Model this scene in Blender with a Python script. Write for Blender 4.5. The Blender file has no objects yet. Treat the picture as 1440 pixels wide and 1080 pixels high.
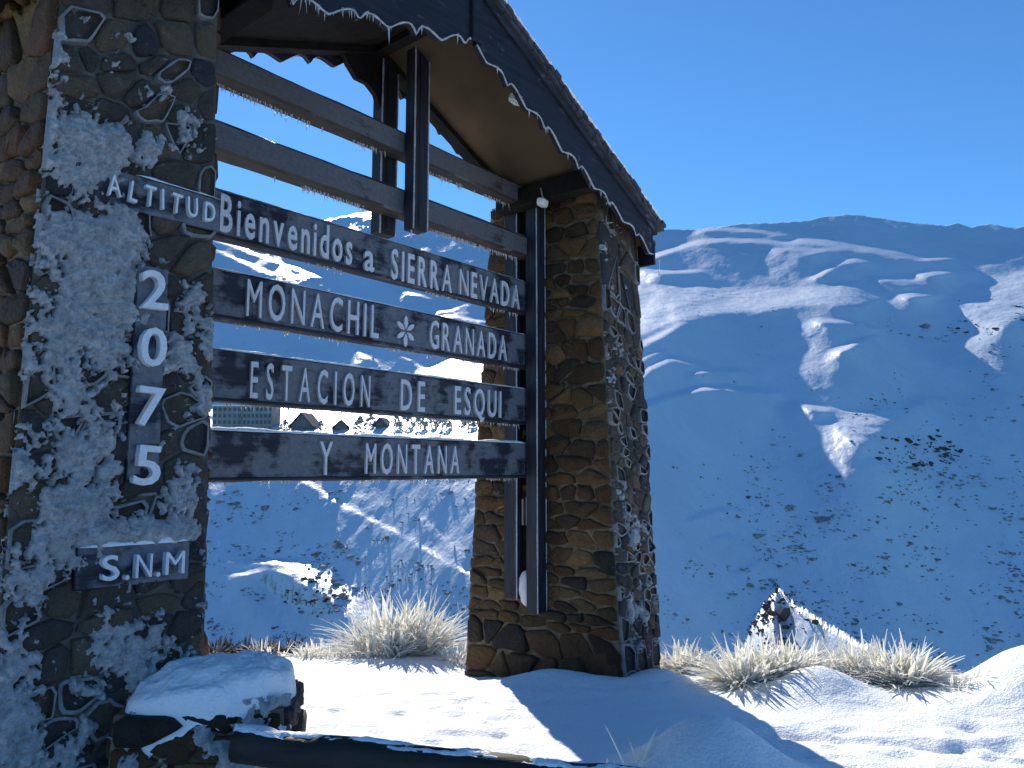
import bpy, bmesh, math, random
import numpy as np
from mathutils import Vector, Matrix
random.seed(7); RNG = np.random.default_rng(11)
R = math.radians
sc = bpy.context.scene
col = sc.collection

# ------------------------------------------------------------------ camera, sky, sun, exposure
PITCH = 6.4
FPX = 1080.0                                   # focal length in pixels of a 1440 wide picture
cam_d = bpy.data.cameras.new('camera'); cam = bpy.data.objects.new('camera', cam_d); col.objects.link(cam)
cam_d.sensor_fit = 'HORIZONTAL'; cam_d.sensor_width = 36.0; cam_d.lens = 36.0 * FPX / 1440.0
cam_d.clip_start = 0.05; cam_d.clip_end = 20000
cam.location = (0, 0, 0); cam.rotation_euler = (R(90 + PITCH), 0, 0)
sc.camera = cam
SUN_EL, SUN_AZ = 33.0, -15.0                   # azimuth from +Y towards +X
w = bpy.data.worlds.new('World'); sc.world = w; w.use_nodes = True
nt = w.node_tree; nt.nodes.clear()
sky = nt.nodes.new('ShaderNodeTexSky'); sky.sky_type = 'NISHITA'; sky.sun_disc = False
sky.sun_elevation = R(SUN_EL); sky.sun_rotation = R(SUN_AZ)
sky.altitude = 2000; sky.air_density = 1.0; sky.dust_density = 0.15; sky.ozone_density = 3.0
tint = nt.nodes.new('ShaderNodeMix'); tint.data_type = 'RGBA'; tint.blend_type = 'MULTIPLY'; tint.inputs[0].default_value = 1.0
tint.inputs[7].default_value = (0.55, 0.99, 1.27, 1.0)   # the deep high-altitude blue
bg = nt.nodes.new('ShaderNodeBackground'); bg.inputs['Strength'].default_value = 0.103
wo = nt.nodes.new('ShaderNodeOutputWorld')
nt.links.new(sky.outputs[0], tint.inputs[6]); nt.links.new(tint.outputs[2], bg.inputs[0]); nt.links.new(bg.outputs[0], wo.inputs[0])
sun_d = bpy.data.lights.new('sun', 'SUN'); sun_d.energy = 5.0; sun_d.angle = R(0.53); sun_d.color = (1.0, 0.93, 0.80)
sun = bpy.data.objects.new('sun', sun_d); col.objects.link(sun)
sdir = Vector((math.sin(R(SUN_AZ)) * math.cos(R(SUN_EL)), math.cos(R(SUN_AZ)) * math.cos(R(SUN_EL)), math.sin(R(SUN_EL))))
sun.rotation_euler = (-sdir).to_track_quat('-Z', 'Y').to_euler(); sun.location = sdir * 50
sc.view_settings.view_transform = 'Standard'; sc.view_settings.look = 'None'
sc.cycles.max_bounces = 6; sc.cycles.diffuse_bounces = 3; sc.cycles.glossy_bounces = 2; sc.cycles.transmission_bounces = 4
sc.view_settings.exposure = 0.45; sc.view_settings.gamma = 1.0
sc.view_settings.use_curve_mapping = False

# ------------------------------------------------------------------ numpy noise
def _hash(i, j, s):
    n = (i * 374761393 + j * 668265263 + s * 1442695041) & 0xffffffff
    n = ((n ^ (n >> 13)) * 1274126177) & 0xffffffff
    return ((n ^ (n >> 16)) & 0xffff) / 65535.0
def vnoise(x, y, s=0):
    x = np.asarray(x, float); y = np.asarray(y, float)
    i = np.floor(x).astype(np.int64); j = np.floor(y).astype(np.int64)
    fx = x - i; fy = y - j
    fx = fx * fx * (3 - 2 * fx); fy = fy * fy * (3 - 2 * fy)
    a = _hash(i, j, s); b = _hash(i + 1, j, s); c = _hash(i, j + 1, s); d = _hash(i + 1, j + 1, s)
    return (a + (b - a) * fx) * (1 - fy) + (c + (d - c) * fx) * fy
def fbm(x, y, s=0, o=4, g=0.5):
    t = 0; a = 1.0; n = 0
    for k in range(o):
        t = t + a * (vnoise(x * 2 ** k, y * 2 ** k, s + k * 17) * 2 - 1); n += a; a *= g
    return t / n
def sstep(a, b, x):
    t = np.clip((x - a) / (b - a), 0, 1); return t * t * (3 - 2 * t)

# ------------------------------------------------------------------ materials
def mat(name, build):
    m = bpy.data.materials.new(name); m.use_nodes = True
    t = m.node_tree; t.nodes.clear()
    out = t.nodes.new('ShaderNodeOutputMaterial'); p = t.nodes.new('ShaderNodeBsdfPrincipled')
    t.links.new(p.outputs[0], out.inputs[0]); build(t, p); return m
def N(t, ty, **k):
    n = t.nodes.new(ty)
    for a, v in k.items():
        if a in n.inputs.keys(): n.inputs[a].default_value = v
        else: setattr(n, a, v)
    return n
def noise(t, vec, scale, detail=4, rough=0.55):
    n = N(t, 'ShaderNodeTexNoise'); n.inputs['Scale'].default_value = scale; n.inputs['Detail'].default_value = detail
    n.inputs['Roughness'].default_value = rough
    if vec is not None: t.links.new(vec, n.inputs['Vector'])
    return n.outputs[0]
def ramp(t, fac, stops):
    r = N(t, 'ShaderNodeValToRGB'); e = r.color_ramp.elements
    while len(e) > 1: e.remove(e[-1])
    e[0].position = stops[0][0]; e[0].color = tuple(stops[0][1]) + (1,)
    for p, c in stops[1:]:
        q = e.new(p); q.color = tuple(c) + (1,)
    t.links.new(fac, r.inputs[0]); return r.outputs[0]
def mix(t, f, a, b):
    m = N(t, 'ShaderNodeMix'); m.data_type = 'RGBA'
    if isinstance(f, float): m.inputs[0].default_value = f
    else: t.links.new(f, m.inputs[0])
    for s, v in ((m.inputs[6], a), (m.inputs[7], b)):
        if isinstance(v, tuple): s.default_value = v + (1,) if len(v) == 3 else v
        else: t.links.new(v, s)
    return m.outputs[2]
def math_(t, op, a, b=0.0, c=0.0):
    m = N(t, 'ShaderNodeMath'); m.operation = op
    for i, v in enumerate((a, b, c)):
        if isinstance(v, (int, float)): m.inputs[i].default_value = v
        else: t.links.new(v, m.inputs[i])
    return m.outputs[0]
def bump(t, p, h, strength, dist):
    b = N(t, 'ShaderNodeBump'); b.inputs['Strength'].default_value = strength; b.inputs['Distance'].default_value = dist
    t.links.new(h, b.inputs['Height']); t.links.new(b.outputs[0], p.inputs['Normal'])
def coord(t, which='Object', scale=None):
    c = N(t, 'ShaderNodeTexCoord').outputs[which]
    if scale:
        m = N(t, 'ShaderNodeMapping'); m.inputs['Scale'].default_value = scale; t.links.new(c, m.inputs[0]); return m.outputs[0]
    return c
def set_rgb(t, p, c): t.links.new(c, p.inputs['Base Color'])

def b_snow(t, p):
    c = coord(t); n = noise(t, c, 1.7, 5)
    set_rgb(t, p, ramp(t, n, [(0.3, (0.80, 0.83, 0.87)), (0.7, (0.88, 0.895, 0.91))]))
    p.inputs['Roughness'].default_value = 0.75; p.inputs['Specular IOR Level'].default_value = 0.25
    h = math_(t, 'ADD', noise(t, c, 9, 5), math_(t, 'MULTIPLY', noise(t, c, 70, 3), 0.4))
    bump(t, p, h, 0.55, 0.04)
SNOW = mat('snow', b_snow)
def b_hill(t, p):
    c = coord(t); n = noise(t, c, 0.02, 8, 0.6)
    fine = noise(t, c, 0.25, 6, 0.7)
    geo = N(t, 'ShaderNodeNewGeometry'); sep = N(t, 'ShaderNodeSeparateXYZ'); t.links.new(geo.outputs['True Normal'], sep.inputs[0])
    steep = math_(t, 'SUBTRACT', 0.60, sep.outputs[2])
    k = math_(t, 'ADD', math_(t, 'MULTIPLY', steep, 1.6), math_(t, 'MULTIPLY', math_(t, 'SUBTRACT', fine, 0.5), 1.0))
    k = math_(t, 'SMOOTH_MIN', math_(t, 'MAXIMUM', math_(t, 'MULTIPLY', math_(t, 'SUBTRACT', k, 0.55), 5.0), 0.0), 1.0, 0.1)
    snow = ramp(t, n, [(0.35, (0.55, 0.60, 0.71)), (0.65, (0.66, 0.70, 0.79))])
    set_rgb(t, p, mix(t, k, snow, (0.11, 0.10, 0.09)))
    p.inputs['Roughness'].default_value = 0.45; p.inputs['Specular IOR Level'].default_value = 1.0
    bump(t, p, math_(t, 'ADD', noise(t, c, 0.10, 7, 0.6), math_(t, 'MULTIPLY', fine, 0.35)), 0.40, 2.2)
HILL = mat('hillside_snow', b_hill)
def b_rime(t, p):
    c = coord(t); n = noise(t, c, 26, 6, 0.65); n2 = noise(t, c, 7, 4)
    set_rgb(t, p, mix(t, n2, ramp(t, n, [(0.32, (0.15, 0.15, 0.155)), (0.5, (0.40, 0.405, 0.42)), (0.66, (0.66, 0.665, 0.68))]), (0.48, 0.485, 0.50)))
    p.inputs['Roughness'].default_value = 0.7; p.inputs['Specular IOR Level'].default_value = 0.3
    bump(t, p, math_(t, 'ADD', noise(t, c, 45, 5, 0.7), noise(t, c, 140, 3)), 0.9, 0.015)
RIME = mat('rime', b_rime)
def stone_b(stops, frost):
    def b(t, p):
        oi = N(t, 'ShaderNodeObjectInfo'); c = coord(t)
        add = N(t, 'ShaderNodeVectorMath'); t.links.new(c, add.inputs[0]); t.links.new(oi.outputs['Random'], add.inputs[1])
        v = add.outputs[0]
        base = ramp(t, oi.outputs['Random'], stops)
        n = noise(t, v, 14, 6, 0.65); n2 = noise(t, v, 60, 4, 0.7)
        shade = math_(t, 'ADD', 0.45, math_(t, 'MULTIPLY', n, 1.1))
        mul = N(t, 'ShaderNodeVectorMath'); mul.operation = 'SCALE'; t.links.new(base, mul.inputs[0]); t.links.new(shade, mul.inputs['Scale'])
        lich = math_(t, 'MULTIPLY', math_(t, 'MAXIMUM', math_(t, 'SUBTRACT', noise(t, v, 9, 5, 0.7), 0.60), 0.0), 2.5)
        c1 = mix(t, lich, mul.outputs[0], (0.22, 0.19, 0.11))
        fr = math_(t, 'MULTIPLY', math_(t, 'MAXIMUM', math_(t, 'SUBTRACT', math_(t, 'ADD', n, math_(t, 'MULTIPLY', n2, 0.5)), 0.98 - frost), 0.0), 6.0)
        fr = math_(t, 'MINIMUM', fr, 0.8)
        set_rgb(t, p, mix(t, fr, c1, (0.55, 0.58, 0.63)))
        p.inputs['Roughness'].default_value = 0.75; p.inputs['Specular IOR Level'].default_value = 0.3
        bump(t, p, math_(t, 'ADD', n, math_(t, 'MULTIPLY', n2, 0.45)), 1.0, 0.045)
    return b
BROWNS = [(0.0, (0.036, 0.021, 0.010)), (0.2, (0.125, 0.066, 0.024)), (0.4, (0.022, 0.019, 0.016)), (0.6, (0.19, 0.112, 0.045)), (0.8, (0.062, 0.038, 0.016)), (1.0, (0.12, 0.052, 0.020))]
SLATES = [(0.0, (0.045, 0.042, 0.040)), (0.25, (0.095, 0.075, 0.052)), (0.5, (0.030, 0.032, 0.044)), (0.75, (0.13, 0.10, 0.066)), (1.0, (0.075, 0.062, 0.050))]
ST_BROWN = mat('stone_brown', stone_b(BROWNS, 0.0)); ST_SLATE = mat('stone_slate', stone_b(SLATES, 0.07))
def mortar_b(c0, c1):
    def b(t, p):
        c = coord(t); n = noise(t, c, 11, 6, 0.65)
        set_rgb(t, p, ramp(t, n, [(0.3, c0), (0.7, c1)])); p.inputs['Roughness'].default_value = 0.9
        bump(t, p, noise(t, c, 55, 5, 0.7), 0.8, 0.012)
    return b
MORTAR = mat('mortar', mortar_b((0.05, 0.040, 0.026), (0.24, 0.19, 0.12)))
MORTAR_D = mat('mortar_weathered', mortar_b((0.05, 0.045, 0.038), (0.13, 0.12, 0.105)))
MORTAR_F = mat('mortar_frosted', mortar_b((0.12, 0.115, 0.115), (0.30, 0.30, 0.315)))
def wood_b(base, frost, amount, grain, wind):
    def b(t, p):
        c = coord(t, 'Object', grain)
        n = noise(t, c, 1.0, 6, 0.6); c2 = coord(t); pn = noise(t, c2, 4.5, 5, 0.6)
        dark = ramp(t, n, [(0.3, tuple(0.5 * q for q in base)), (0.7, tuple(1.7 * q for q in base))])
        geo = N(t, 'ShaderNodeNewGeometry'); dt = N(t, 'ShaderNodeVectorMath'); dt.operation = 'DOT_PRODUCT'
        t.links.new(geo.outputs['True Normal'], dt.inputs[0]); dt.inputs[1].default_value = WIND
        f = math_(t, 'ADD', math_(t, 'MULTIPLY', dt.outputs['Value'], wind), math_(t, 'ADD', math_(t, 'MULTIPLY', pn, 1.0), math_(t, 'MULTIPLY', n, 0.35)))
        f = math_(t, 'MULTIPLY', math_(t, 'MAXIMUM', math_(t, 'SUBTRACT', f, 1.0 - amount), 0.0), 9.0)
        f = math_(t, 'MINIMUM', f, 0.92)
        fr = ramp(t, noise(t, c2, 40, 4, 0.7), [(0.3, tuple(0.75 * q for q in frost)), (0.7, tuple(1.25 * q for q in frost))])
        set_rgb(t, p, mix(t, f, dark, fr))
        p.inputs['Roughness'].default_value = 0.6; p.inputs['Specular IOR Level'].default_value = 0.3
        bump(t, p, math_(t, 'ADD', n, math_(t, 'MULTIPLY', f, 0.6)), 0.5, 0.008)
    return b
TH = R(50.56); WIND = (math.sin(TH), -math.cos(TH), 0.0)   # the windward (rimed) side
DARK = (0.018, 0.019, 0.026)
WOOD = mat('dark_timber', wood_b(DARK, (0.17, 0.18, 0.22), 0.06, (3, 30, 30), 0.16))
WOOD_V = mat('dark_post_timber', wood_b(DARK, (0.13, 0.14, 0.17), -0.30, (30, 30, 3), 0.16))
LOGW = mat('rail_log', wood_b((0.022, 0.02, 0.018), (0.30, 0.32, 0.36), -0.02, (3, 25, 25), 0.10))
BARGE = mat('barge_board_timber', wood_b((0.013, 0.014, 0.022), (0.12, 0.135, 0.16), 0.05, (3, 30, 30), 0.16))
BEAM = mat('frosted_beam_timber', wood_b((0.03, 0.027, 0.024), (0.115, 0.115, 0.13), 0.04, (4, 30, 30), 0.50))
BOARD = mat('navy_sign_board', wood_b((0.016, 0.018, 0.030), (0.14, 0.15, 0.175), 0.13, (3, 22, 22), 0.28))
def plain(c, r=0.6, spec=0.3, var=0.2, sc_=20, bmp=0.3):
    def b(t, p):
        n = noise(t, coord(t), sc_, 4)
        set_rgb(t, p, ramp(t, n, [(0.3, tuple(max(0, q * (1 - var)) for q in c)), (0.7, tuple(min(1, q * (1 + var)) for q in c))]))
        p.inputs['Roughness'].default_value = r; p.inputs['Specular IOR Level'].default_value = spec
        if bmp: bump(t, p, noise(t, coord(t), sc_ * 3, 4), bmp, 0.01)
    return b
LETTER = mat('letter_white', plain((0.60, 0.61, 0.66), 0.55, 0.3, 0.18, 25))
LETTER_W = mat('digit_white', plain((0.68, 0.70, 0.74), 0.55, 0.3, 0.12, 25))
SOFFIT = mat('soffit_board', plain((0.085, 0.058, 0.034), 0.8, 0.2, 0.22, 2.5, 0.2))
BLACKW_SHADE = mat('black_timber_and_shade', plain((0.012, 0.011, 0.010), 0.8, 0.15, 0.4, 12))  # real black timber; also the painted shade of left soffit and post niche
FROST = mat('frost_edge', plain((0.42, 0.44, 0.48), 0.6, 0.4, 0.3, 60, 0.6))
LAMPW = mat('lamp_white', plain((0.80, 0.80, 0.78), 0.35, 0.5, 0.05, 5, 0))
GREYM = mat('grey_metal', plain((0.25, 0.25, 0.26), 0.45, 0.5, 0.2, 10, 0))
SLATE = mat('roof_slate', plain((0.055, 0.06, 0.07), 0.6, 0.4, 0.4, 8))
def b_ice(t, p):
    set_rgb(t, p, ramp(t, noise(t, coord(t), 30, 2), [(0.3, (0.72, 0.76, 0.80)), (0.7, (0.86, 0.88, 0.90))]))
    p.inputs['Roughness'].default_value = 0.15; p.inputs['Transmission Weight'].default_value = 0.55; p.inputs['IOR'].default_value = 1.31
ICE = mat('ice', b_ice)
def b_grass(t, p):
    n = noise(t, coord(t), 8, 4)
    set_rgb(t, p, ramp(t, n, [(0.22, (0.78, 0.71, 0.56)), (0.38, (0.92, 0.90, 0.83)), (0.55, (0.96, 0.955, 0.94))]))
    p.inputs['Roughness'].default_value = 0.7
    tr = N(t, 'ShaderNodeBsdfTranslucent'); tr.inputs[0].default_value = (.97, .95, .88, 1); mx = N(t, 'ShaderNodeMixShader'); mx.inputs[0].default_value = .6
    out = [n_ for n_ in t.nodes if n_.type == 'OUTPUT_MATERIAL'][0]
    t.links.new(p.outputs[0], mx.inputs[1]); t.links.new(tr.outputs[0], mx.inputs[2]); t.links.new(mx.outputs[0], out.inputs[0])
GRASS = mat('frosted_straw', b_grass)
TWIG = mat('frosted_twig', plain((0.16, 0.15, 0.14), 0.8, 0.2, 0.8, 12, 0))
SCRUB = mat('dark_scrub', plain((0.26, 0.265, 0.27), 0.9, 0.1, 0.5, 0.5, 0))
ROCK = mat('bare_rock', plain((0.09, 0.075, 0.065), 0.85, 0.2, 0.5, 0.5, 0))
VALLEY = mat('darkened_valley_side', plain((0.07, 0.065, 0.05), 0.9, 0.1, 0.6, 0.2, 0))  # unseen near slope, coloured dark to cut bounce onto the mountain
def b_bouncecut(t, p):
    n = noise(t, coord(t), 0.6, 6, 0.6)
    set_rgb(t, p, ramp(t, n, [(0.45, (0.05, 0.05, 0.053)), (0.62, (0.12, 0.12, 0.125)), (0.75, (0.6, 0.62, 0.65))])); p.inputs['Roughness'].default_value = 0.85
BOUNCECUT = mat('bounce_cut_dark', b_bouncecut)  # dark mottled surface for the added sheet that cuts snow bounce
BLD = mat('render_wall', plain((0.30, 0.28, 0.27), 0.8, 0.2, 0.15, 0.3, 0))
BLD2 = mat('dark_chalet_wall', plain((0.19, 0.165, 0.15), 0.8, 0.2, 0.2, 0.3, 0))
PANE = mat('window_glass', plain((0.03, 0.04, 0.05), 0.15, 0.5, 0.2, 0.3, 0))
ROOFD = mat('dark_roof', plain((0.07, 0.075, 0.09), 0.6, 0.3, 0.3, 0.4, 0))
FROSTTREE = mat('frosted_needles', plain((0.40, 0.40, 0.38), 0.8, 0.2, 0.5, 0.6, 0))

# ------------------------------------------------------------------ object helpers
class MB:
    def __init__(s): s.v = []; s.f = []; s.m = []
    def add(s, vs, fs, mi=0):
        o = len(s.v); s.v += [tuple(map(float, q)) for q in vs]
        for f in fs: s.f.append(tuple(i + o for i in f)); s.m.append(mi)
    def box(s, a, b, mi=0, jit=0):
        (x0, y0, z0), (x1, y1, z1) = a, b
        vs = [(x0, y0, z0), (x1, y0, z0), (x1, y1, z0), (x0, y1, z0), (x0, y0, z1), (x1, y0, z1), (x1, y1, z1), (x0, y1, z1)]
        s.add(vs, [(0, 3, 2, 1), (4, 5, 6, 7), (0, 1, 5, 4), (1, 2, 6, 5), (2, 3, 7, 6), (3, 0, 4, 7)], mi)
    def prism(s, poly, y0, y1, mi=0):            # polygon in x,z extruded along y
        n = len(poly); vs = [(x, y0, z) for x, z in poly] + [(x, y1, z) for x, z in poly]
        fs = [tuple(range(n)), tuple(range(2 * n - 1, n - 1, -1))] + [(i, i + n, (i + 1) % n + n, (i + 1) % n) for i in range(n)]
        s.add(vs, fs, mi)
    def tube(s, pts, rad, n=6, mi=0):
        o = len(s.v); P = [Vector(p) for p in pts]
        for k, p in enumerate(P):
            d = (P[min(k + 1, len(P) - 1)] - P[max(k - 1, 0)]).normalized()
            a = d.orthogonal().normalized() if abs(d.z) > 0.9 else d.cross(Vector((0, 0, 1))).normalized()
            b = d.cross(a); r = rad[k] if isinstance(rad, (list, tuple)) else rad
            s.v += [tuple(p + (a * math.cos(2 * math.pi * i / n) + b * math.sin(2 * math.pi * i / n)) * r) for i in range(n)]
        for k in range(len(P) - 1):
            for i in range(n):
                s.f.append((o + k * n + i, o + k * n + (i + 1) % n, o + (k + 1) * n + (i + 1) % n, o + (k + 1) * n + i)); s.m.append(mi)
        s.f.append(tuple(o + i for i in range(n - 1, -1, -1))); s.m.append(mi)
        s.f.append(tuple(o + (len(P) - 1) * n + i for i in range(n))); s.m.append(mi)
    def icicle(s, p, L, r):
        x, y, z = p; a = random.random() * 6; o = []
        lean = (random.uniform(-.1, .1) * L, random.uniform(-.1, .1) * L)
        ring = [(x + r * math.cos(a + i * 2.094), y + r * math.sin(a + i * 2.094), z) for i in range(3)]
        r2 = r * 0.55
        ring2 = [(x + lean[0] * .5 + r2 * math.cos(a + i * 2.094), y + lean[1] * .5 + r2 * math.sin(a + i * 2.094), z - L * .5) for i in range(3)]
        s.add(ring + ring2 + [(x + lean[0], y + lean[1], z - L)], [(0, 1, 4, 3), (1, 2, 5, 4), (2, 0, 3, 5), (3, 4, 6), (4, 5, 6), (5, 3, 6)])
    def build(s, name, mats, parent=None, smooth=False, bevel=0, recalc=True):
        me = bpy.data.meshes.new(name); me.from_pydata(s.v, [], s.f)
        for m in (mats if isinstance(mats, (list, tuple)) else [mats]): me.materials.append(m)
        if max(s.m, default=0): me.polygons.foreach_set('material_index', s.m)
        if recalc or bevel:
            bm = bmesh.new(); bm.from_mesh(me)
            if recalc: bmesh.ops.recalc_face_normals(bm, faces=bm.faces)
            if bevel:
                es = [e for e in bm.edges if len(e.link_faces) == 2 and e.calc_face_angle() > 0.5]
                bmesh.ops.bevel(bm, geom=es, offset=bevel, segments=1, affect='EDGES')
            bm.to_mesh(me); bm.free()
        if smooth: me.polygons.foreach_set('use_smooth', [True] * len(me.polygons))
        o = bpy.data.objects.new(name, me); col.objects.link(o)
        if parent: o.parent = parent
        return o
def grid_mesh(name, P, material, parent=None, smooth=True, skip=None, kind=None):
    ny, nx = P.shape[:2]
    idx = np.arange(ny * nx).reshape(ny, nx)
    f = np.stack([idx[:-1, :-1], idx[:-1, 1:], idx[1:, 1:], idx[1:, :-1]], -1).reshape(-1, 4)
    if skip is not None: f = f[~skip.reshape(-1)]
    me = bpy.data.meshes.new(name)
    me.vertices.add(ny * nx); me.vertices.foreach_set('co', P.reshape(-1).astype(np.float32))
    me.loops.add(f.size); me.loops.foreach_set('vertex_index', f.reshape(-1).astype(np.int32))
    me.polygons.add(len(f)); me.polygons.foreach_set('loop_start', np.arange(0, f.size, 4, dtype=np.int32))
    me.polygons.foreach_set('loop_total', np.full(len(f), 4, np.int32))
    me.update(calc_edges=True); me.validate()
    if smooth: me.polygons.foreach_set('use_smooth', [True] * len(me.polygons))
    me.materials.append(material)
    o = bpy.data.objects.new(name, me); col.objects.link(o)
    if parent: o.parent = parent
    if kind: o['kind'] = kind
    return o
def tag(o, label, cat, group=None):
    o['label'] = label; o['category'] = cat
    if group: o['group'] = group
    return o
P0 = Vector((-1.536, 4.0, 0.0))
LM = Matrix.Translation(P0) @ Matrix.Rotation(TH, 4, 'Z')    # the gateway's own axes: x along the boards, -y to the front
def thing(name, label, cat, loc, group=None, frame=True):
    o = bpy.data.objects.new(name, None); col.objects.link(o); o.empty_display_size = 0.2
    o.matrix_world = (LM @ Matrix.Translation(loc)) if frame else Matrix.Translation(loc)
    return tag(o, label, cat, group)
def gate(t, e, z): return np.array(LM @ Vector((t, -e, z)))

# ------------------------------------------------------------------ bearings of landmarks (a picture point -> compass bearing and slope)
cp, sp = math.cos(R(PITCH)), math.sin(R(PITCH))
def bearing(x, y):
    a = (x - 720.) / FPX; b = -(y - 540.) / FPX
    dy = cp - sp * b; dz = sp + cp * b
    return math.atan2(a, dy), dz / math.hypot(a, dy)

# ------------------------------------------------------------------ ground (snow plateau)
EDGE_X = [-60, -6, -2.5, -0.5, 0.7, 1.4, 2.1, 3.0, 4.5, 8, 60]
EDGE_Y = [14, 8.4, 7.5, 7.25, 7.1, 6.2, 5.45, 5.55, 5.9, 6.6, 12]
def gz(x, y):
    x = np.asarray(x, float); y = np.asarray(y, float)
    z = -1.44 - 0.115 * np.maximum(y - 5.2, 0) + 0.03 * fbm(x * .7, y * .7, 3, 3) + 0.012 * fbm(x * 2.2 + y * 1.2, y * 6 - x * 2.5, 5, 4) + 0.004 * fbm(x * 14, y * 22, 6, 3)
    z = z - 0.07 * np.exp(-((x + .35) ** 2 + (y - 6.35) ** 2) / .35)
    z = z + 0.10 * np.exp(-((x - .30) ** 2 / .16 + (y - 5.55) ** 2 / .05)) + 0.09 * np.exp(-((x - 1.05) ** 2 / .05 + (y - 5.6) ** 2 / .06))
    z = z + 0.30 * np.exp(-(((x - .93) / .36) ** 2 + ((y - 3.75) / .33) ** 2))
    z = z + 0.33 * np.exp(-(((x - 3.65) / .62) ** 4 + ((y - 5.0) / .55) ** 2)) + 0.10 * np.exp(-(((x - 2.9) / .5) ** 2 + ((y - 4.9) / .4) ** 2))
    z = z + 0.16 * np.exp(-(((x - 2.0) / .28) ** 2 + ((y - 5.2) / .28) ** 2))
    d = np.maximum(y - np.interp(x, EDGE_X, EDGE_Y) - 0.25 * fbm(x * 1.2, 0 * x, 9, 3), 0)
    z = z - 0.95 * (np.sqrt(d * d + 0.09) - 0.3) - 0.02 * d * d
    back = np.maximum(-y - 3, 0); z = z + 0.02 * back
    return z
def gz_foot(x, y):
    z = gz(x, y)
    r = random.Random(4)
    dents = []
    for k in range(46): dents.append((r.uniform(1.25, 2.7), r.uniform(3.75, 4.5), r.uniform(.03, .06), r.uniform(.010, .028)))
    for k in range(60): dents.append((r.gauss(-.15, .35), r.uniform(3.7, 5.2), r.uniform(.02, .05), r.uniform(.006, .022)))
    for k in range(12): dents.append((1.45 + .11 * k, 4.42 - .035 * k + r.uniform(-.04, .04), .05, .03))
    for cx, cy, s, h in dents:
        z = z - h * np.exp(-(((x - cx) / (s * 1.5)) ** 2 + ((y - cy) / s) ** 2))
    return z
xs = np.concatenate([np.linspace(-60, -6, 28)[:-1], np.linspace(-6, -3, 30)[:-1], np.linspace(-3, 5, 290), np.linspace(5, 9, 40)[1:], np.linspace(9, 60, 28)[1:]])
ys = np.concatenate([np.linspace(-90, -4, 30)[:-1], np.linspace(-4, 2, 40)[:-1], np.linspace(2, 8, 230), np.linspace(8, 14, 40)[1:]])
X, Y = np.meshgrid(xs, ys)
g = grid_mesh('snow_ground', np.stack([X, Y, gz_foot(X, Y)], -1), SNOW); g['kind'] = 'structure'
rx = np.linspace(-60, 60, 60); ry = np.linspace(-16, -1.6, 24); RX, RY = np.meshgrid(rx, ry)
rd = grid_mesh('bounce_blocker', np.stack([RX, RY, gz_foot(RX, RY) + .06], -1), BOUNCECUT); rd['kind'] = 'structure'  # unseen dark sheet behind the camera, added to cut fill off the snow
def gpt(x, y): return Vector((x, y, float(gz(x, y))))

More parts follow.
